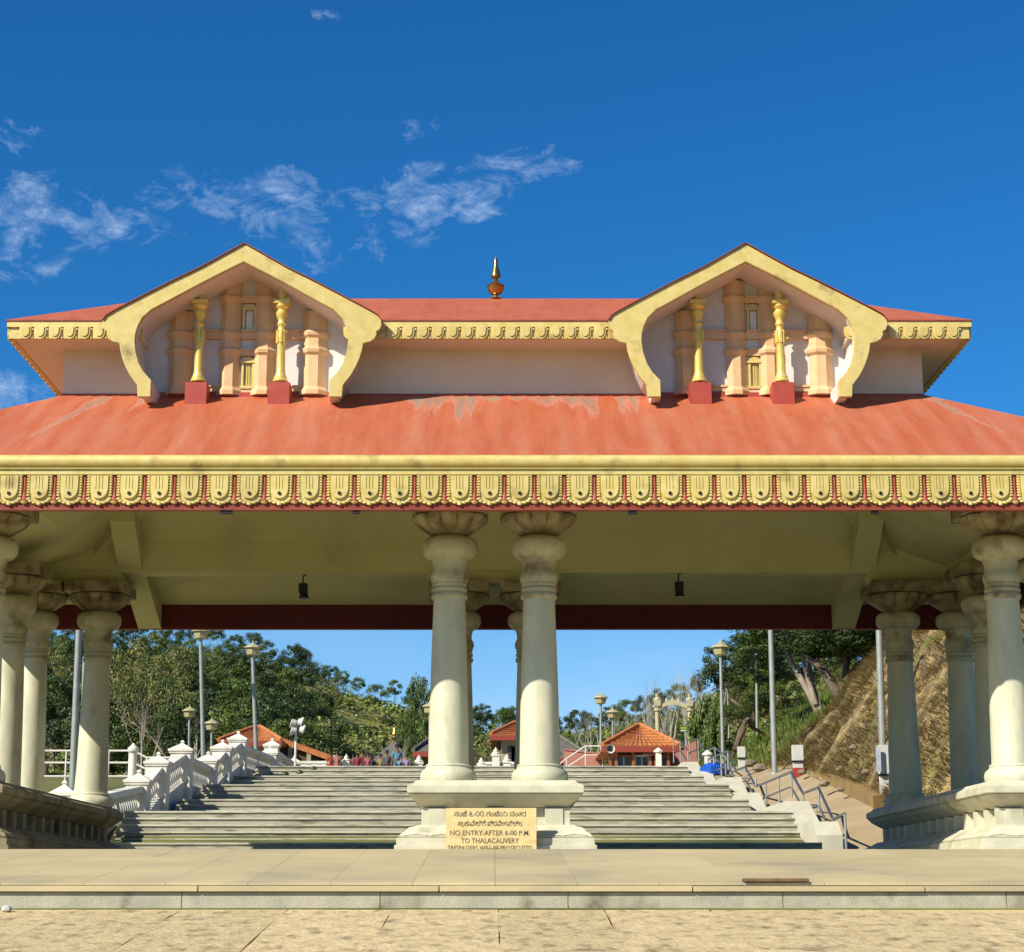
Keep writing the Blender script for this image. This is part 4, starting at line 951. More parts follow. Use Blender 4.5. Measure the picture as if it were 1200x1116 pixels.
# floodlight pole
p = at(347, 850, 80); b = at(346, 890, 80)
t = thing('floodlight_pole', 'white pole carrying four floodlights at the stair head', 'floodlight', (p.x, 80, ground(p.x, 80)))
MB().tube([(p.x, 80, ground(p.x, 80)), (p.x, 80, p.z + .2)], .05, 8).build('pole', BALW, t)
for dx, dy, yy in ((5, 0, 846), (7, 0, 855), (-3, 0, 848), (-3, 0, 857)):
    c = at(347 + dx, yy, 79.8); q = MB(); q.lathe([(.12, -.12), (.20, .1), (.19, .12), (.05, .08)], (0, 0, 0), 10); q.v = [(c.x + z * (1 if dx > 0 else -1) * .9 + y * .3, c.y - x * .9, c.z + y) for x, y, z in q.v]; q.build('floodlight', NOTW, t, smooth=True)
# left pipe railings
def pipe_rail(pts, Y, drop, lab, posts=True, r=.03, rows=(0, .45)):
    P = [at(a, b, Y) for a, b in pts]; t = thing('pipe_railing', lab, 'railing', (P[0].x, Y, P[0].z - drop))
    for d in rows: MB().tube([(p.x, p.y, p.z - d) for p in P], r, 6).build('rail', BALW, t)
    for p in P: MB().tube([p, (p.x, p.y, p.z - drop)], r, 6).build('post', BALW, t)
pipe_rail([(30, 880), (78, 880), (128, 880), (152, 880)], 56, 1.0, 'white pipe railing left of the round topped post', rows=(0, .35, .75))
pipe_rail([(160, 882), (172, 888), (190, 888), (208, 888)], 57.5, .9, 'white pipe railing bending down right of the round topped post', rows=(0, .35))
p = at(156.5, 872, 55.5); t = thing('round_topped_post', 'white round post with a knob top rising behind the lowest pier', 'post', (p.x, 55.5, ground(p.x, 55.5)))
q = MB(); z0 = ground(p.x, 55.5); q.lathe([(.12, z0 - p.z), (.11, -.26)], (p.x, 55.5, p.z), 14); q.build('shaft', BALW, t, smooth=True)
q = MB(); q.lathe([(.13, -.259), (.17, -.2), (.16, -.12), (.08, -.05), (.03, .02)], (p.x, 55.5, p.z), 14); q.build('knob', BALW, t, smooth=True)

# ------------------------------------------------------------------ notice pillars at the path
def notice(px, y0, y1, w, Y, lab, red=False):
    p = at(px, y0, Y); b = at(px, y1, Y); hw = w * ppm(Y, 3) / 2; zb = min(b.z, zpath(Y))
    t = thing('notice_pillar', lab, 'notice board', (p.x, Y, zb), 'white notice pillars by the path')
    zm = lerp(zb, p.z, .47)
    MB().box(p.x - hw, p.x + hw, Y, Y + hw * 1.4, zm + .04, p.z).build('upper_box', NOTW, t, bevel=.01)
    MB().box(p.x - hw * .9, p.x + hw * .9, Y + .03, Y + hw * 1.4 - .03, zb + (.0 if not red else .28), zm).build('lower_box', NOTW, t, bevel=.01)
    MB().box(p.x - hw * 1.05, p.x + hw * 1.05, Y - .02, Y + hw * 1.4 + .02, zm + .001, zm + .039).build('divider', BLK, t)
    if red: MB().box(p.x - hw * .95, p.x + hw * .95, Y + .0, Y + hw * 1.4, zb - .1, zb + .279).build('foot', NOTR, t)
notice(869, 875, 902, 9, 66, 'small white notice pillar behind the handrail, leftmost of the three')
notice(935, 873, 911, 13, 58, 'white two box notice pillar with a red foot in the middle of the path side', True)
notice(1035, 873, 936, 12, 47, 'white notice pillar at the foot of the tall pole beside the right back column')
p = at(1029.5, 890, 46.9); MB().box(p.x - .06, p.x + .05, 46.85, 46.9, p.z - .3, p.z + .3).build('poster', mat('poster_blue', (.45, .52, .66), (.7, .7, .72), 8, .5), label='small pale blue poster on the side of the rightmost notice pillar', category='poster')
p = at(837, 900, 68); q = MB(); q.lathe([(.5, -.25), (.52, .0), (.40, .12), (.1, .2)], (p.x, 68, p.z), 10, mod=lambda a, t: 1 + .2 * math.sin(3 * t + a)); q.build('tarpaulin', BLUET, label='bright blue tarpaulin heap beside the head of the right railing', category='tarpaulin', smooth=True)
for px, yt, Y in ((829, 880, 71), (771.5, 877, 77)):
    p = at(px, yt, Y); t = thing('capped_post', 'white octagonal capped post ' + ('left of the blue tarpaulin' if px > 800 else 'in front of the tiled kiosk at its right side'), 'post', (p.x, Y, p.z - 1.2))
    MB().box(p.x - .11, p.x + .11, Y - .11, Y + .11, p.z - 1.3, p.z - .16).build('shaft', BALW, t)
    q = MB(); q.lathe([(.2, -.159), (.2, -.11), (.03, .02)], (p.x, Y, p.z), 8); q.build('cap', BALW, t)

# ------------------------------------------------------------------ buildings beyond the stairs
def tiles(par, A, B, C_, D, nx, ny, m, name='roof_tiles'):      # roof face A-B eave, D-C ridge, raised tile courses
    A, B, C_, D = map(Vector, (A, B, C_, D)); q = MB(); nrm = (B - A).cross(D - A).normalized()
    if nrm.z < 0: nrm = -nrm
    for j in range(ny):
        for i in range(nx):
            f = lambda s, t: A.lerp(B, s).lerp(D.lerp(C_, s), t)
            s0, s1, t0, t1 = i / nx, (i + .9) / nx, j / ny, (j + 1.0) / ny
            a, b, c, d = f(s0, t0), f(s1, t0), f(s1, t1), f(s0, t1); e = f((s0 + s1) / 2, t0) + nrm * .09; g_ = f((s0 + s1) / 2, t1) + nrm * .04
            q.add([a + nrm * .04, e, b + nrm * .04, c, g_, d, a, b], [(0, 1, 4, 5), (1, 2, 3, 4), (6, 7, 2, 1, 0)])
    q.build(name, m, par, kind='stuff')
def hip_house(name, lab, cat, px0, px1, yeave, yridge, Y, depth, rx0, rx1, wall, roof, wallbot, windows=0, tl=(20, 7), inset=.5, zb=None):
    a, b = at(px0, yeave, Y), at(px1, yeave, Y); zr = zat(yridge, Y + depth / 2); ze = a.z
    r0, r1 = at(rx0, yridge, Y + depth / 2).x, at(rx1, yridge, Y + depth / 2).x
    if zb is None: zb = min(zat(wallbot, Y), ground((a.x + b.x) / 2, Y)) - .3
    t = thing(name, lab, cat, ((a.x + b.x) / 2, Y + depth / 2, zb))
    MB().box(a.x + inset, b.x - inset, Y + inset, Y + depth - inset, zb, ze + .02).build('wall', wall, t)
    q = MB(); q.v = [(a.x, Y, ze), (b.x, Y, ze), (b.x, Y + depth, ze), (a.x, Y + depth, ze), (r0, Y + depth / 2, zr), (r1, Y + depth / 2, zr), (a.x, Y, ze - .12), (b.x, Y, ze - .12), (b.x, Y + depth, ze - .12), (a.x, Y + depth, ze - .12)]
    q.f = [(0, 1, 5, 4), (1, 2, 5), (2, 3, 4, 5), (3, 0, 4), (6, 7, 1, 0), (7, 8, 2, 1), (8, 9, 3, 2), (9, 6, 0, 3), (9, 8, 7, 6)]
    q.build('roof', roof, t)
    if tl: tiles(t, q.v[0], q.v[1], q.v[5], q.v[4], tl[0], tl[1], roof); tiles(t, q.v[1], q.v[2], q.v[5], q.v[5], max(6, tl[0] // 2), tl[1], roof)
    MB().box(a.x - .02, b.x + .02, Y - .05, Y - .001, ze - .24, ze - .0).build('eave_board', mat('red_board', (.36, .06, .03), None, rough=.6) if 'red_board' not in bpy.data.materials else bpy.data.materials['red_board'], t)
    for e0, e1 in ((q.v[0], q.v[4]), (q.v[1], q.v[5]), (q.v[4], q.v[5])):
        if (Vector(e1) - Vector(e0)).length > .1: MB().tube([Vector(e0) + Vector((0, 0, .08)), Vector(e1) + Vector((0, 0, .08))], .11, 6).build('ridge_cap', roof, t)
    for k in range(windows):
        x = lerp(a.x + inset + .6, b.x - inset - .6, (k + .5) / windows)
        w_ = MB().box(x - .35, x + .35, Y + inset - .06, Y + inset - .001, ze - 1.5, ze - .5).build('window', WOOD, t)
        MB().box(x - .28, x + .28, Y + inset - .075, Y + inset - .0605, ze - 1.43, ze - .57).build('pane', GLASS, w_)
    return t
hip_house('tiled_house', 'long house with orange tiled hip roof behind the left balustrade', 'house', 254, 402, 872, 853, 88, 12, 300, 318, CREAMB, TERRA, 900, 3, (36, 8)).__setitem__('kind2', '') if False else None
# the left house runs away to the right-back, drawn as two hipped wings
hip_house('tiled_house', 'cream house with orange tiled hip roof behind the left balustrade', 'house', 256, 330, 869, 854, 88, 9, 298, 306, CREAMB, TERRA, 905, 2, (22, 8))
a0 = [at(300, 856, 92), at(397, 889, 92)]
hall = thing('long_tiled_hall', 'long low hall whose orange tiled roof slopes down to the stair head', 'hall', (a0[1].x - 2, 94, PLZ - .3))
q = MB(); L, R = at(318, 862, 90), at(392, 888, 90)
q.v = [(L.x, 90, L.z), (R.x, 90, R.z), (R.x, 104, R.z + .25), (L.x, 104, L.z + .6), (L.x, 90, L.z - .22), (R.x, 90, R.z - .22), (R.x, 104, R.z), (L.x, 104, L.z + .3)]
q.f = [(0, 1, 2, 3), (4, 5, 1, 0), (5, 6, 2, 1), (6, 7, 3, 2), (7, 4, 0, 3), (7, 6, 5, 4)]
q.build('roof', TERRA, hall)
tiles(hall, q.v[0], q.v[1], q.v[2], q.v[3], 26, 6, TERRA)
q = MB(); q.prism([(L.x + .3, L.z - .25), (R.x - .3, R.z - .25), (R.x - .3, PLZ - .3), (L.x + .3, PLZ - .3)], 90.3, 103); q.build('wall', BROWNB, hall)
for k in range(3): MB().box(L.x + .8 + k * .9, L.x + 1.0 + k * .9, 90.05, 90.25, PLZ - .3, lerp(L.z, R.z, (.8 + k * .9) / (R.x - L.x)) - .24).build('post', CREAMB, hall)
# grey pyramid roofed shrine with gilded finial
p = at(462, 867, 92); sh = thing('grey_roofed_shrine', 'small shrine with grey pyramid roof and gilded finial behind the visitors', 'shrine', (p.x, 92, PLZ - .2))
hw = 26 * ppm(92, 7); q = MB(); zb = zat(895, 92)
q.v = [(p.x - hw, 92 - hw, zb), (p.x + hw * .8, 92 - hw, zb), (p.x + hw * .8, 92 + hw, zb), (p.x - hw, 92 + hw, zb), (p.x, 92, p.z)]; q.f = [(0, 1, 4), (1, 2, 4), (2, 3, 4), (3, 0, 4), (3, 2, 1, 0)]
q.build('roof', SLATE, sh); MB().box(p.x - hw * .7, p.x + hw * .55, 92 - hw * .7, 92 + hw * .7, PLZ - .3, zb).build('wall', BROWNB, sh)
q = MB(); q.lathe([(.10, 0), (.16, .1), (.06, .2), (.10, .3), (.02, .62)], (p.x, 92, p.z - .03), 8); q.build('finial', BRASS, sh)
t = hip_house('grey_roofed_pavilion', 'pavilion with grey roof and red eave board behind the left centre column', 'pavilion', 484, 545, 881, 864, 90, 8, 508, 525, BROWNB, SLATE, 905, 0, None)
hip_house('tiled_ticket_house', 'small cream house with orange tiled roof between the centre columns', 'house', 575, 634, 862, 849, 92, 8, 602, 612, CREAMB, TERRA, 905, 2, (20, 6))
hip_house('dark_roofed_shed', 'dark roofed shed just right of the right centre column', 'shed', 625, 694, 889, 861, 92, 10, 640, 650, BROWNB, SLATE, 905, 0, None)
# pink boundary wall with stepped rails
p0, p1 = at(661, 879, 86), at(708, 885, 86)
pw = thing('pink_wall', 'salmon pink plastered wall left of the tiled kiosk', 'wall', ((p0.x + p1.x) / 2, 86, PLZ - .3))
q = MB(); q.prism([(p0.x, PLZ - .4), (p1.x, PLZ - .4), (p1.x, p1.z), (p0.x, p0.z)], 86, 86.3); q.build('wall', PINK, pw)
q = MB(); q.prism([(p0.x, p0.z), (p1.x, p1.z), (p1.x, p1.z + .06), (p0.x, p0.z + .06)], 85.95, 86.35); q.build('coping', PINK, pw)
P = [at(648, 902, 85), at(664, 889, 85), at(686, 874.5, 85), at(706, 874.5, 85)]
t = thing('stair_railing', 'thin white pipe railing climbing over the pink wall', 'railing', (P[0].x, 85, P[0].z - .8))
for d in (0, .4): MB().tube([(p.x, p.y, p.z - d) for p in P], .03, 6).build('rail', BALW, t)
for p in P: MB().tube([p, (p.x, p.y, p.z - .9)], .025, 6).build('post', BALW, t)
p = at(652.5, 884, 84); t = thing('lamp_post', 'very short white garden lamp at the left edge of the pink wall', 'lamp post', (p.x, 84, PLZ - .2))
MB().tube([(p.x, 84, PLZ - .3), (p.x, 84, p.z)], .03, 6).build('pole', BALW, t); q = MB(); q.lathe([(.05, -.05), (.10, .0), (.08, .1)], (p.x, 84, p.z), 8); q.build('lamp_glass', BALW, t)
# kiosk
KY = 80
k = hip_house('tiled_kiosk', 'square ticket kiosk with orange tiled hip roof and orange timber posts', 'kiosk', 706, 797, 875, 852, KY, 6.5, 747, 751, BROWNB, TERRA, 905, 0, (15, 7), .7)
za, zb = zat(876, KY + .3), PLZ - .1
for px in (715, 722, 742, 762, 768, 783): 
    x = at(px, 890, KY + .3).x; MB().box(x - .06, x + .06, KY + .25, KY + .40, zb, za).build('timber_post', WOOD, k)
for i, px in enumerate((731, 752, 775)):
    x = at(px, 890, KY + .5).x; f = MB().box(x - .32, x + .32, KY + .50, KY + .60, zb + .25, za - .3).build('window', WOOD if i != 1 else NOTW, k)
    MB().box(x - .24, x + .24, KY + .48, KY + .499, zb + .35, za - .4).build('pane', GLASS, f)
    MB().box(x - .02, x + .02, KY + .46, KY + .479, zb + .35, za - .4).build('mullion', NOTW, f)
x0, x1 = at(716, 0, KY).x, at(783, 0, KY).x
MB().box(x0, x1, KY + .2, KY + .3, za - .12, za - .02).build('lintel', WOOD, k); MB().box(at(738, 0, KY).x, at(757, 0, KY).x, KY + .05, KY + .15, za - .35, za - .27).build('bracket_bar', WOOD, k)
p = at(715, 878, KY - .3); t = thing('horn_loudspeaker', 'grey horn loudspeaker mounted at the left corner of the tiled kiosk', 'loudspeaker', (p.x, KY - .3, p.z))
q = MB(); q.lathe([(.19, 0), (.18, .03), (.11, .15), (.05, .25), (.05, .4)], (0, 0, 0), 16, cap=False); q.v = [(p.x + x, KY - .5 + z, p.z + y) for x, y, z in q.v]; q.build('horn', NOTW, t, smooth=True)
q = MB(); q.lathe([(.10, .10), (.04, .02)], n=12); q.v = [(p.x + x, KY - .5 + z, p.z + y) for x, y, z in q.v]; q.build('driver', BLK, t)
# dark roof behind kiosk right, arch gateway, signboard
AY = 100
ar = thing('arch_gateway', 'slender cream arch gateway on two posts on the slope behind the kiosk', 'arch', (at(788, 0, AY).x, AY, zat(865, AY)))
for px in (770, 808):
    p = at(px, 820, AY); s = ppm(AY, 10); zb = zat(870, AY) - 1
    q = MB(); q.lathe([(3.0 * s, zb - p.z), (2.6 * s, -14 * s), (4.4 * s, -13 * s), (3.2 * s, -11 * s), (4.4 * s, -8 * s)], (p.x, AY, p.z), 12); q.build('post', ARCHM, ar, smooth=True)
    q = MB(); q.box(p.x - 3.6 * s, p.x + 3.6 * s, AY - .2, AY + .2, p.z - 8 * s, p.z - 1 * s); q.lathe([(4.6 * s, -1 * s), (4.6 * s, .5 * s), (1.6 * s, 3 * s), (1.8 * s, 4 * s), (.1, 7 * s)], (p.x, AY, p.z), 8); q.build('post_head', ARCHM, ar)
q = MB(); up_, lo2 = [], []
for kk in range(13):
    t_ = kk / 12; px = 771 + 36 * t_; s = math.sin(math.pi * t_); a_ = at(px, 828 - 7 * s, AY); b_ = at(px, 832 - 5.5 * s, AY); up_.append((a_.x, a_.z)); lo2.append((b_.x, b_.z))
q.prism(up_ + lo2[::-1], AY - .12, AY + .12); a_, b_, c_ = at(763, 827, AY), at(768, 826, AY), at(768, 832, AY); q.prism([(a_.x, a_.z), (b_.x, b_.z), (c_.x, c_.z)], AY - .1, AY + .1)
q.build('arch_beam', ARCHM, ar)
for px in (781, 788, 795):
    p = at(px, 819.5 + abs(px - 788) * .12, AY); q = MB(); q.lathe([(.06, -.15), (.09, -.05), (.03, .05), (.01, .15)], (p.x, AY, p.z), 6); q.build('arch_knob', ARCHM, ar)
a, b = at(797.5, 851, 92), at(810, 858.5, 92); t = thing('green_signboard', 'small green and yellow signboard on white posts right of the kiosk roof', 'sign', ((a.x + b.x) / 2, 92, b.z - 2))
h = (a.z - b.z) / 5
for kk, m in enumerate((GREENS, NOTW, GREENS, YELS, GREENS)): MB().box(a.x, b.x, 92, 92.05, b.z + kk * h + .001, b.z + (kk + 1) * h).build('stripe', m, t)
for px in (800, 806): x = at(px, 0, 92).x; MB().tube([(x, 92.1, b.z - 2.2), (x, 92.1, a.z)], .04, 6).build('post', BALW, t)
rail2([(806, 880), (797, 868), (789, 866)], SXR + .35, 'pale pipe railing beside the kiosk, right side')
# small pinkish steps wall right of kiosk
p0, p1 = at(785, 884, 84), at(808, 868, 84); q = MB(); q.prism([(p0.x, PLZ - .3), (p1.x + .3, PLZ - .3), (p1.x + .3, p1.z), (p0.x, p0.z)], 84, 84.4); q.build('sloping_pink_wall', PINK, label='sloping pink stair wall rising right of the tiled kiosk', category='wall')

# ------------------------------------------------------------------ trees
def crown_mesh(seed, m, n=5200, leaf=.055, rad=(1, 1, .9), clumps=34, name='crown', gap=.0):
    r = random.Random(seed); q = MB(); cs = []
    for k in range(clumps):
        while True:
            v = Vector((r.uniform(-1, 1), r.uniform(-1, 1), r.uniform(-1, 1)))
            if .25 < v.length < 1: break
        v = v.normalized() * (v.length ** .5) * .78
        cs.append((Vector((v.x * rad[0], v.y * rad[1], v.z * rad[2])), r.uniform(.16, .33)))
    for k in range(n):
        c, s = r.choice(cs)
        d = Vector((r.gauss(0, 1), r.gauss(0, 1), r.gauss(0, 1))).normalized(); p = c + Vector((d.x, d.y, d.z * .7)) * s * (r.random() ** .35)
        nn = (d + Vector((r.uniform(-.8, .8), r.uniform(-.8, .8), r.uniform(-.3, 1.0)))).normalized(); u_ = nn.orthogonal().normalized(); u_.rotate(Matrix.Rotation(r.uniform(0, 6.28), 3, nn)); w_ = nn.cross(u_)
        l = leaf * r.uniform(.6, 1.3); q.add([p - u_ * l, p - w_ * l * .45, p + u_ * l, p + w_ * l * .45], [(0, 1, 2, 3)])
    return q.mesh(name, m)
def branch(q, p, d, l, r, depth, rn, n=5, spread=.75, up=.15):
    pts = [p]; rs = [r]; dd = d.copy()
    for k in range(3):
        dd = (dd + Vector((rn.uniform(-.22, .22), rn.uniform(-.22, .22), rn.uniform(-.08, .18)))).normalized(); pts.append(pts[-1] + dd * l / 3); rs.append(r * (1 - .16 * (k + 1)))
    q.tube(pts, rs, n, cap=False)
    if depth == 0: return
    for k in range(rn.choice((2, 3, 3))):
        a = (dd + Vector((rn.uniform(-spread, spread), rn.uniform(-spread, spread), rn.uniform(-.1, spread) + up))).normalized()
        b = pts[-1] if k < 2 else pts[2]
        branch(q, b, a, l * rn.uniform(.62, .8), rs[-1] * rn.uniform(.6, .8), depth - 1, rn, max(3, n - 1), spread, up)
def trunk_mesh(seed, m, depth=3, r=.035, l=.42, name='trunk', spread=.75):
    q = MB(); rn = random.Random(seed); branch(q, Vector((0, 0, 0)), Vector((rn.uniform(-.12, .12), rn.uniform(-.1, .1), 1)).normalized(), l, r, depth, rn, 7, spread); return q.mesh(name, m, smooth=True)
CR = {'dark': [crown_mesh(s, LEAFD, 6500, .042, clumps=44) for s in (1, 2, 3)], 'mid': [crown_mesh(s, LEAFM, 6000, .042, clumps=40) for s in (4, 5, 6)],
      'olive': [crown_mesh(s, LEAFO, 3200, .036, clumps=46) for s in (7, 8)], 'bright': [crown_mesh(s, LEAFB, 4500, .055, clumps=26, rad=(1, 1, .8)) for s in (9, 10)]}
TR = [trunk_mesh(s, BARK) for s in (11, 12, 13)]; TRP = [trunk_mesh(s, BARKP) for s in (21, 22)]
BARE = [trunk_mesh(s, BARKB, 5, .050, .30, 'bare_branches', .6) for s in (31, 32, 33)]
rt = random.Random(9)
KINDL = {'dark': 'dark green tree', 'mid': 'bushy green tree', 'olive': 'thin olive tree', 'bright': 'bright green leafy tree', 'bare': 'bare pale branched tree'}
def spot_label(px, Y):
    far = 'on the skyline' if Y > 190 else 'high on the hillside' if Y > 160 else 'half way uphill' if Y > 138 else 'on the lower hillside' if Y > 119 else 'near the hill foot' if Y > 104 else 'in the front forest row'
    for lim, w in ((10, 'at the left edge behind the leftmost columns'), (60, 'behind the leftmost columns'), (100, 'behind the leaning pole'), (135, 'behind the left back column'), (175, 'right of the left back column'), (215, 'above the second white pier'), (245, 'behind the tall left lamp'), (275, 'between the two tall left lamps'), (310, 'behind the square lantern'), (345, 'above the tiled house'), (385, 'above the floodlights'),
                   (425, 'above the red dressed visitors'), (460, 'above the middle of the visitors'), (500, 'above the visitor in light blue'), (565, 'behind the left centre column'), (605, 'between the centre columns'), (660, 'behind the right centre column'), (700, 'above the pink wall'), (745, 'above the left half of the kiosk'), (790, 'behind the arch'), (840, 'left of the pointed lantern'), (2000, 'right of the pointed lantern')):
        if px < lim: return far + ' ' + w
def tree(px, ytop, Y, wpx, kind, lab=None, grp='trees on the hills behind', squash=None, zb=None):
    top = at(px, ytop, Y); x = top.x; zg = zb if zb is not None else ((bank_z(x, Y) if (x > 9.6 and Y < 105) else ground(x, Y)))
    h = max(2.5, top.z - zg); w = wpx * ppm(Y, 8) / 2
    t = thing('tree', lab or (KINDL[kind].replace(' tree', ' tree ', 1).replace('  ', ' ').strip() + ' ' + spot_label(px, Y)), 'tree', (x, Y, zg - .3), grp if not lab else None)
    if kind == 'bare':
        me = rt.choice(BARE); put('bare_branches', me, t, (x, Y, zg - .3), rt.uniform(0, 6), scale=(max(w * 1.6, h * .62), max(w * 1.6, h * .62), h * 1.0)); return t
    crh = min(h * .55, w * 1.05) if not squash else h * squash
    cz = top.z - crh * .95
    c = put('crown', rt.choice(CR[kind]), t, (x, Y, cz), rt.uniform(0, 6.28), scale=(w * 1.1, w * 1.1, crh * 1.12))
    hh = cz - zg + crh * .3
    put('trunk', rt.choice(TRP if kind == 'olive' else TR), t, (x, Y, zg - .3), rt.uniform(0, 6.28), scale=(hh * .9, hh * .9, hh * .85))
    return t
def sk(px): return interp(SKYL, px) - 7
# left forest: rows from the ridge down to the foot
for (Y, dy, step, wp, kinds, xr) in ((203, -1, 19, 26, ('mid', 'mid', 'dark', 'dark'), (-40, 600)), (178, 12, 24, 38, ('dark', 'mid', 'olive', 'mid'), (-40, 560)), (150, 30, 34, 52, ('dark', 'mid', 'dark', 'olive'), (-40, 390)),
                                     (128, 48, 36, 62, ('dark', 'dark', 'mid', 'olive'), (-40, 360)), (110, 70, 38, 70, ('dark', 'dark', 'mid'), (-40, 400)), (98, 92, 40, 84, ('dark', 'mid', 'dark'), (-40, 330))):
    px = xr[0] + rt.uniform(0, step)
    while px < xr[1]:
        if 405 < px < 478 and Y < 195: px += step; continue
        tree(px, sk(px) + dy + rt.uniform(-9, 12), Y + rt.uniform(-7, 7), wp * rt.uniform(.75, 1.25), rt.choice(kinds)); px += step * rt.uniform(.75, 1.2)
rh = random.Random(21); q = MB(); q3 = MB()
for k in range(5200):
    Y = rh.uniform(100, 214); px = rh.uniform(-60, 1000); p = at(px, 700, Y); x = p.x
    z = ground(x, Y); s = rh.uniform(.5, 1.5); mesh_ = q if rh.random() < .6 else q3
    for j in range(20):
        d = Vector((rh.gauss(0, 1), rh.gauss(0, 1), abs(rh.gauss(0, .8)))).normalized() * s * rh.uniform(.6, 1); c = Vector((x, Y, z)) + d
        nn = (d.normalized() + Vector((rh.uniform(-.7, .7), rh.uniform(-.7, .7), rh.uniform(0, .8)))).normalized(); u_ = nn.orthogonal().normalized(); u_.rotate(Matrix.Rotation(rh.uniform(0, 6.28), 3, nn)); w_ = nn.cross(u_); l = rh.uniform(.12, .26)
        mesh_.add([c - u_ * l, c - w_ * l * .6, c + u_ * l, c + w_ * l * .6], [(0, 1, 2, 3)])
q.build('hill_bushes', LEAFH, kind='stuff', label='green bushes covering the hillside between the trees', category='bushes')
q3.build('hill_scrub', LEAFO, kind='stuff', label='olive scrub covering the hillside between the trees', category='scrub')
# right side ridge
for (Y, dy, step, wp, kinds, xr) in ((203, -1, 21, 28, ('mid', 'dark', 'dark'), (600, 900)), (165, 18, 30, 46, ('olive', 'mid', 'mid'), (640, 900)), (135, 34, 36, 44, ('olive', 'mid'), (655, 850))):
    px = xr[0]
    while px < xr[1]:
        tree(px, sk(px) + dy + rt.uniform(-8, 10), Y + rt.uniform(-6, 6), wp * rt.uniform(.75, 1.2), rt.choice(kinds)); px += step * rt.uniform(.75, 1.2)
tree(345, 752, 190, 34, 'dark', 'round dark tree standing above the left skyline'); tree(301, 742, 190, 16, 'dark', 'small dark tree topping the left ridge near the tall lantern')
tree(490, 788, 120, 40, 'mid', 'tall thin tree with bare top left of the left centre column', squash=.35); tree(497, 786, 122, 20, 'bare', 'bare spiky tree top beside the left centre column')
tree(566, 823, 112, 26, 'dark', 'dark tree seen between the centre columns on the left'); tree(596, 826, 118, 26, 'mid', 'loose leafy tree seen between the centre columns on the right')
tree(160, 745, 94, 70, 'olive', 'pale stemmed olive tree behind the left back column', squash=.3); tree(205, 752, 92, 60, 'olive', 'olive tree with white forked limbs left of the tall lamp post', squash=.3)
tree(238, 800, 90, 60, 'bare', 'leafless pale tree leaning right behind the two left lamps'); tree(168, 800, 90, 40, 'bare', 'leafless pale stem tree right of the left back column')
tree(455, 835, 110, 18, 'mid', 'narrow tree on the grassy slope above the grey shrine')
tree(475, 822, 104, 26, 'mid', 'slender trees between the grey shrine and the centre column', squash=.4); tree(470, 830, 102, 22, 'bare', 'thin pale stems above the visitor in blue')
for i, (px, yt, Y, w) in enumerate(((695, 800, 112, 34), (710, 795, 112, 34), (738, 785, 118, 44), (760, 790, 122, 40), (782, 765, 112, 44), (800, 748, 108, 50), (818, 742, 104, 46), (832, 752, 100, 40), (724, 798, 110, 30), (749, 782, 114, 34), (771, 776, 116, 36), (791, 756, 110, 40), (809, 750, 106, 36), (682, 806, 116, 26))):
    tree(px, yt, Y, w * 1.1, 'bare', grp='bare trees on the right skyline')
tree(770, 806, 112, 26, 'dark', 'small dark conical tree behind the arch gateway')
tree(848, 748, 92, 66, 'dark', 'dark tree crown behind the pointed lantern right of the kiosk'); tree(826, 800, 88, 44, 'bright', 'bright green bush tree left of the pointed lantern', squash=.6); tree(838, 815, 86, 40, 'bright', 'bright green bush under the dark tree', squash=.7)
for px, yt, Y, w, kd in ((884, 744, 104, 60, 'dark'), (915, 748, 100, 56, 'mid'), (948, 744, 102, 60, 'dark'), (980, 748, 98, 50, 'mid'), (900, 790, 96, 50, 'mid'), (935, 795, 94, 44, 'dark'), (865, 800, 102, 44, 'mid')):
    tree(px, yt, Y, w, kd, 'green tree filling the gap behind the leaning trunks, ' + {884: 'leftmost and dark', 915: 'second and bushy', 948: 'third and dark', 980: 'fourth beside the dark forked tree', 900: 'low one in front', 935: 'low dark one', 865: 'low one behind the lamp'}[px])
tree(866, 770, 95, 44, 'dark', 'dark tree behind the lamp on the slope')
# big leaning trees on the bank
def leaning(ptsl, Y, r, m, lab, crowns, kind='dark'):
    P = [at(a, b, Y + i * .3) for i, (a, b) in enumerate(ptsl[0])]; t = thing('leaning_tree', lab, 'tree', tuple(P[0]))
    q = MB()
    for L in ptsl:
        PP = [at(a, b, Y + i * .3) for i, (a, b) in enumerate(L)]; q.tube([p + Vector((noise.noise(p), noise.noise(p * 2), 0)) * .12 for p in PP], [r * (1 - .55 * i / len(PP)) * (1 if L is ptsl[0] else .75) for i in range(len(PP))], 9)
    q.build('trunk', m, t, smooth=True)
    for (px, py, w, h, dY) in crowns:
        c = at(px, py, Y + dY); put('crown', rt.choice(CR[kind]), t, tuple(c), rt.uniform(0, 6), scale=(w, w, h))
leaning([[(966, 848), (955, 825), (940, 798), (928, 776), (918, 752), (912, 735)], [(962, 842), (957, 815), (950, 790), (946, 765), (941, 738)], [(957, 826), (946, 795), (940, 770), (930, 740)]], 72, .15, BARKP, 'leaning tree with two pale mottled trunks on the green slope',
        [(905, 745, 1.9, 1.2, 1), (935, 722, 2.6, 1.6, 0), (885, 760, 1.3, 1.0, 3), (900, 785, 1.1, .8, 4)])
leaning([[(988, 822), (975, 800), (960, 780), (945, 770)], [(988, 820), (990, 790), (992, 765), (985, 735)], [(990, 800), (1005, 780), (1020, 770)]], 68, .21, BARK, 'dark forked tree standing at the edge of the dry bank',
        [(985, 745, 2.2, 1.0, 0), (1010, 742, 1.8, 1.0, -1), (960, 748, 1.6, 1.0, 1), (1025, 752, 1.2, .8, 0)])
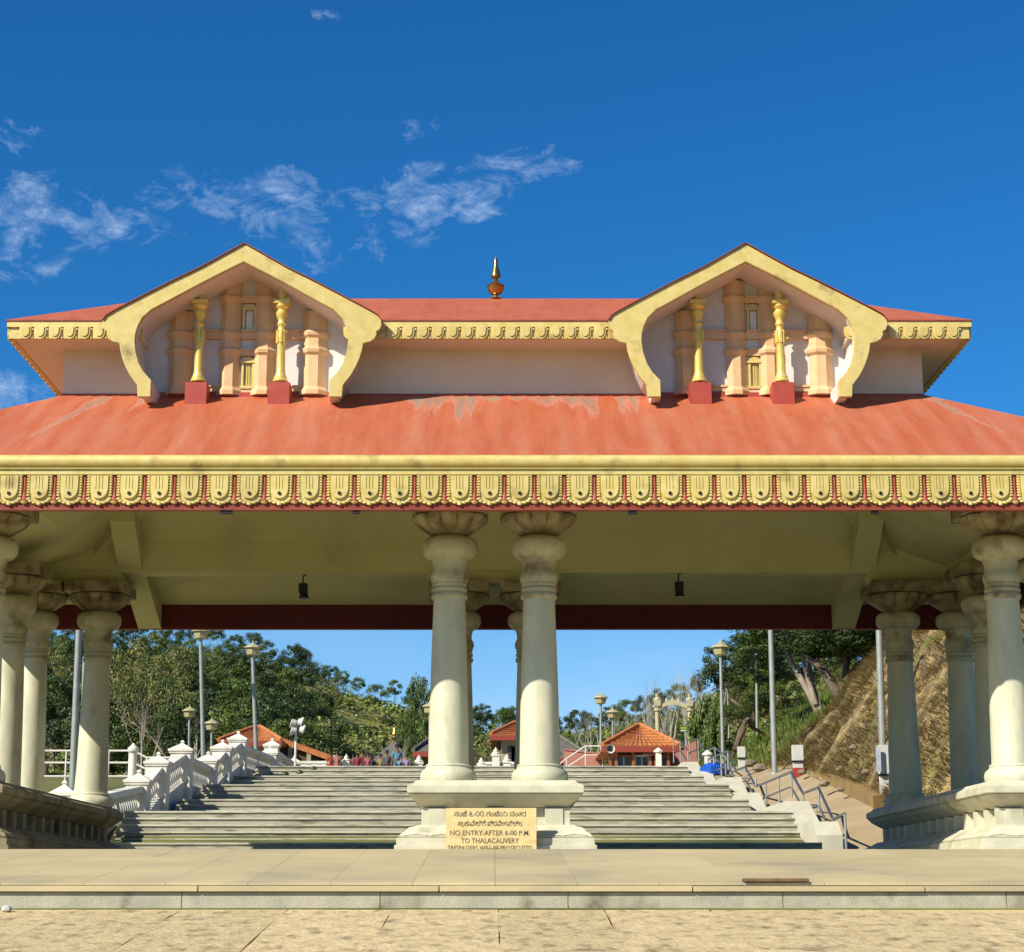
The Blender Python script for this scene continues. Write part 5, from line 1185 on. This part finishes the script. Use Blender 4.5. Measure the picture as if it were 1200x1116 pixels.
leaning([[(862, 880), (868, 858), (875, 842), (866, 828), (858, 820)], [(875, 842), (880, 852), (895, 860), (898, 880)], [(872, 852), (864, 872), (858, 890)]], 78, .13, BARK, 'twisted dead tree root hanging from the earth bank right of the lamp',
        [(862, 835, .9, .5, 1)], 'mid')
tree(900, 768, 90, 50, 'mid', 'bushy tree behind the leaning pale trunks', zb=9)
tree(1000, 720, 80, 90, 'dark', 'broad dark tree crown spreading above the dry bank', zb=9.5); tree(1075, 690, 78, 90, 'dark', 'dark tree topping the bank behind the right back column', zb=10)
rk = random.Random(12)
for k in range(26):
    px = rk.choice((rk.uniform(860, 960), rk.uniform(650, 705), rk.uniform(405, 470))); Y = rk.uniform(84, 104)
    p = at(px, 0, Y); zg = bank_z(p.x, Y) if p.x > 9.6 else ground(p.x, Y); s = rk.uniform(.5, 1.1)
    t = thing('shrub', 'low green shrub ' + ('on the slope above the visitors' if px < 500 else 'on the slope above the pink wall' if px < 740 else 'on the slope right of the pointed lantern'), 'shrub', (p.x, Y, zg), 'low shrubs on the slopes')
    put('crown', rk.choice(CR['mid'] + CR['olive']), t, (p.x, Y, zg + s * .3), rk.uniform(0, 6), scale=(s, s, s * .7))
# grass tufts on the crest of the dry bank
q = MB()
for k in range(500):
    x = rk.uniform(12.5, 19); y = rk.uniform(50, 58); z = bank_z(x, y)
    for j in range(4): q.add([(x - .02, y, z), (x + .02, y, z), (x + rk.uniform(-.25, .2), y - rk.uniform(0, .2), z + rk.uniform(.3, .6))], [(0, 1, 2)])
q.build('crest_grass', LEAFO, kind='stuff', label='taller pale grass on the crest of the dry bank', category='grass')

# ------------------------------------------------------------------ visitors at the head of the stairs
def skin_mesh(verts, edges, rads, sub=1):
    me = bpy.data.meshes.new('s'); me.from_pydata(verts, edges, []); o = bpy.data.objects.new('s', me); C.objects.link(o)
    o.modifiers.new('k', 'SKIN'); 
    if sub: md = o.modifiers.new('u', 'SUBSURF'); md.levels = sub
    for i, r in enumerate(rads): me.skin_vertices[0].data[i].radius = (r, r * .85) if isinstance(r, (int, float)) else r
    me.skin_vertices[0].data[0].use_root = True
    dg = bpy.context.evaluated_depsgraph_get(); out = bpy.data.meshes.new_from_object(o.evaluated_get(dg)); bpy.data.objects.remove(o)
    out.polygons.foreach_set('use_smooth', [True] * len(out.polygons)); return out
CM = {}
def cloth(c):
    if c not in CM: CM[c] = mat('cloth_%d' % len(CM), c, tuple(v * .8 for v in c), 8, .85)
    return CM[c]
def person(px, ytop, Y, top_c, leg_c, lab, skirt=False, rot=0, bag=None, arm=.0, stride=.08):
    p = at(px, ytop, Y); zg = PLZ if Y > 79.5 else TOPZ; H = max(1.15, min(1.78, p.z - zg)); s = H / 1.72
    t = thing('person', lab, 'person', (p.x, Y, zg), 'visitors at the head of the stairs'); t.rotation_euler[2] = rot
    st = stride
    V = [(0, 0, .95), (0, 0, 1.15), (0, 0, 1.38), (0, 0, 1.48), (0, -.01, 1.60), (0, -.01, 1.70),
         (.17, 0, 1.40), (.22, .02, 1.12), (.24, -.08 - arm, .88 + arm * .8), (.245, -.10 - arm, .80 + arm * .8),
         (-.17, 0, 1.40), (-.22, .03, 1.12), (-.23, .02, .86), (-.235, .01, .78),
         (.09, 0, .90), (.10, -st, .50), (.10, -st * .6, .08), (.10, -st * .6 - .14, .035),
         (-.09, 0, .90), (-.10, st * .8, .50), (-.10, st * 1.6, .08), (-.10, st * 1.6 - .14, .035)]
    E = [(0, 1), (1, 2), (2, 3), (3, 4), (4, 5), (2, 6), (6, 7), (7, 8), (8, 9), (2, 10), (10, 11), (11, 12), (12, 13), (0, 14), (14, 15), (15, 16), (16, 17), (0, 18), (18, 19), (19, 20), (20, 21)]
    R = [.13, .12, .13, .055, .095, .075, .055, .045, .035, .04, .055, .045, .035, .04, .085, .055, .04, .035, .085, .055, .04, .035]
    V = [tuple(c * s for c in v) for v in V]; R = [r * s for r in R]
    me = skin_mesh(V, E, R); me.materials.append(SKIN)
    def sub(idx, grow, m, name):
        mp_ = {i: k for k, i in enumerate(idx)}; vv = [V[i] for i in idx]; ee = [(mp_[a], mp_[b]) for a, b in E if a in mp_ and b in mp_]
        g_ = skin_mesh(vv, ee, [R[i] + grow * s for i in idx]); g_.materials.append(m); o = put(name, g_, t, WL[t]); return o
    put('body', me, t, WL[t])
    sub([0, 1, 2, 6, 7, 10, 11], .022, cloth(top_c), 'shirt')
    if skirt:
        q = MB(); q.lathe([(.16 * s, 1.02 * s), (.20 * s, .85 * s), (.24 * s, .5 * s), (.29 * s, .1 * s), (.27 * s, .09 * s)], n=14, sy=.8, mod=lambda a, u_: 1 + .05 * math.sin(6 * u_)); o = put('skirt', q.mesh('skirt', cloth(leg_c), smooth=True), t, WL[t])
    else: sub([0, 14, 15, 16, 18, 19, 20], .022, cloth(leg_c), 'trousers')
    q = MB(); q.lathe([(.098 * s, 1.60 * s), (.108 * s, 1.66 * s), (.095 * s, 1.73 * s), (.03 * s, 1.765 * s)], (0, .015 * s, 0), 12); put('hair', q.mesh('hair', HAIR, smooth=True), t, WL[t])
    q = MB(); q.box(-.012 * s, .012 * s, -.125 * s, -.09 * s, 1.60 * s, 1.64 * s); put('nose', q.mesh('nose', SKIN), t, WL[t])
    if bag:
        q = MB(); q.box(-.15 * s, .15 * s, .12 * s, .27 * s, 1.0 * s, 1.42 * s); put('backpack', q.mesh('backpack', cloth(bag), bevel=.03), t, WL[t])
person(387.5, 887, 79.0, (.55, .06, .03), (.50, .05, .03), 'person in a bright red dress, leftmost by the small pier', True, .3)
person(395, 890, 78.5, (.50, .22, .14), (.42, .18, .12), 'shorter person in salmon clothes beside the red dress', True, -.2)
person(414, 893, 80.5, (.20, .03, .05), (.12, .03, .05), 'short person in dark maroon right of the finial pier', True)
person(418.5, 887, 79.5, (.38, .04, .08), (.30, .04, .08), 'person in crimson clothes left of the tall maroon visitor', True, .2)
person(425, 880, 80.5, (.22, .015, .03), (.05, .02, .03), 'tall person in a maroon shirt with dark trousers', False, .1)
person(431, 887, 79.5, (.52, .16, .18), (.35, .10, .12), 'person in rose pink clothes right of the maroon shirt', True)
person(435.5, 891, 80.8, (.03, .05, .10), (.05, .08, .16), 'person in dark navy with a pale shawl, bending a little', False, .4, arm=.15)
person(446, 886, 80.2, (.36, .29, .12), (.25, .20, .08), 'slim person in khaki left of the grey shirt visitor', False, -.3)
person(453.5, 880, 80.8, (.12, .14, .15), (.02, .02, .025), 'person in a grey shirt and black trousers, arms at the sides', False, 0, (.25, .3, .3))
person(465.5, 873, 80.6, (.13, .34, .48), (.20, .36, .46), 'tallest person in a light blue shirt and pale blue jeans', False, .2, arm=.05)
person(476.5, 888, 80.2, (.42, .30, .58), (.40, .28, .50), 'child in lilac clothes, rightmost of the group', True, -.1)
# four little dark stones left on the steps
for i, (px, py) in enumerate(((317, 916.5), (334, 913.5), (351, 910.5), (367, 907.5))):
    Y = min((a for a, b in STEPS), key=lambda a: abs(YH - F * stair_z(a + .01) / a * .985 - (py + 2))) + .16; x_ = at(px, py, Y).x; q = MB(); q.lathe([(.06, 0), (.14, .04), (.12, .11), (.03, .15)], (x_, Y, stair_z(Y)), 8, sy=.8)
    q.build('dark_stone', LEAFD, label='dark stone on the upper steps, %s in the slanting row of four' % ('lowest', 'second lowest', 'third', 'topmost')[i], category='flower heap', group='dark stones on the upper steps')
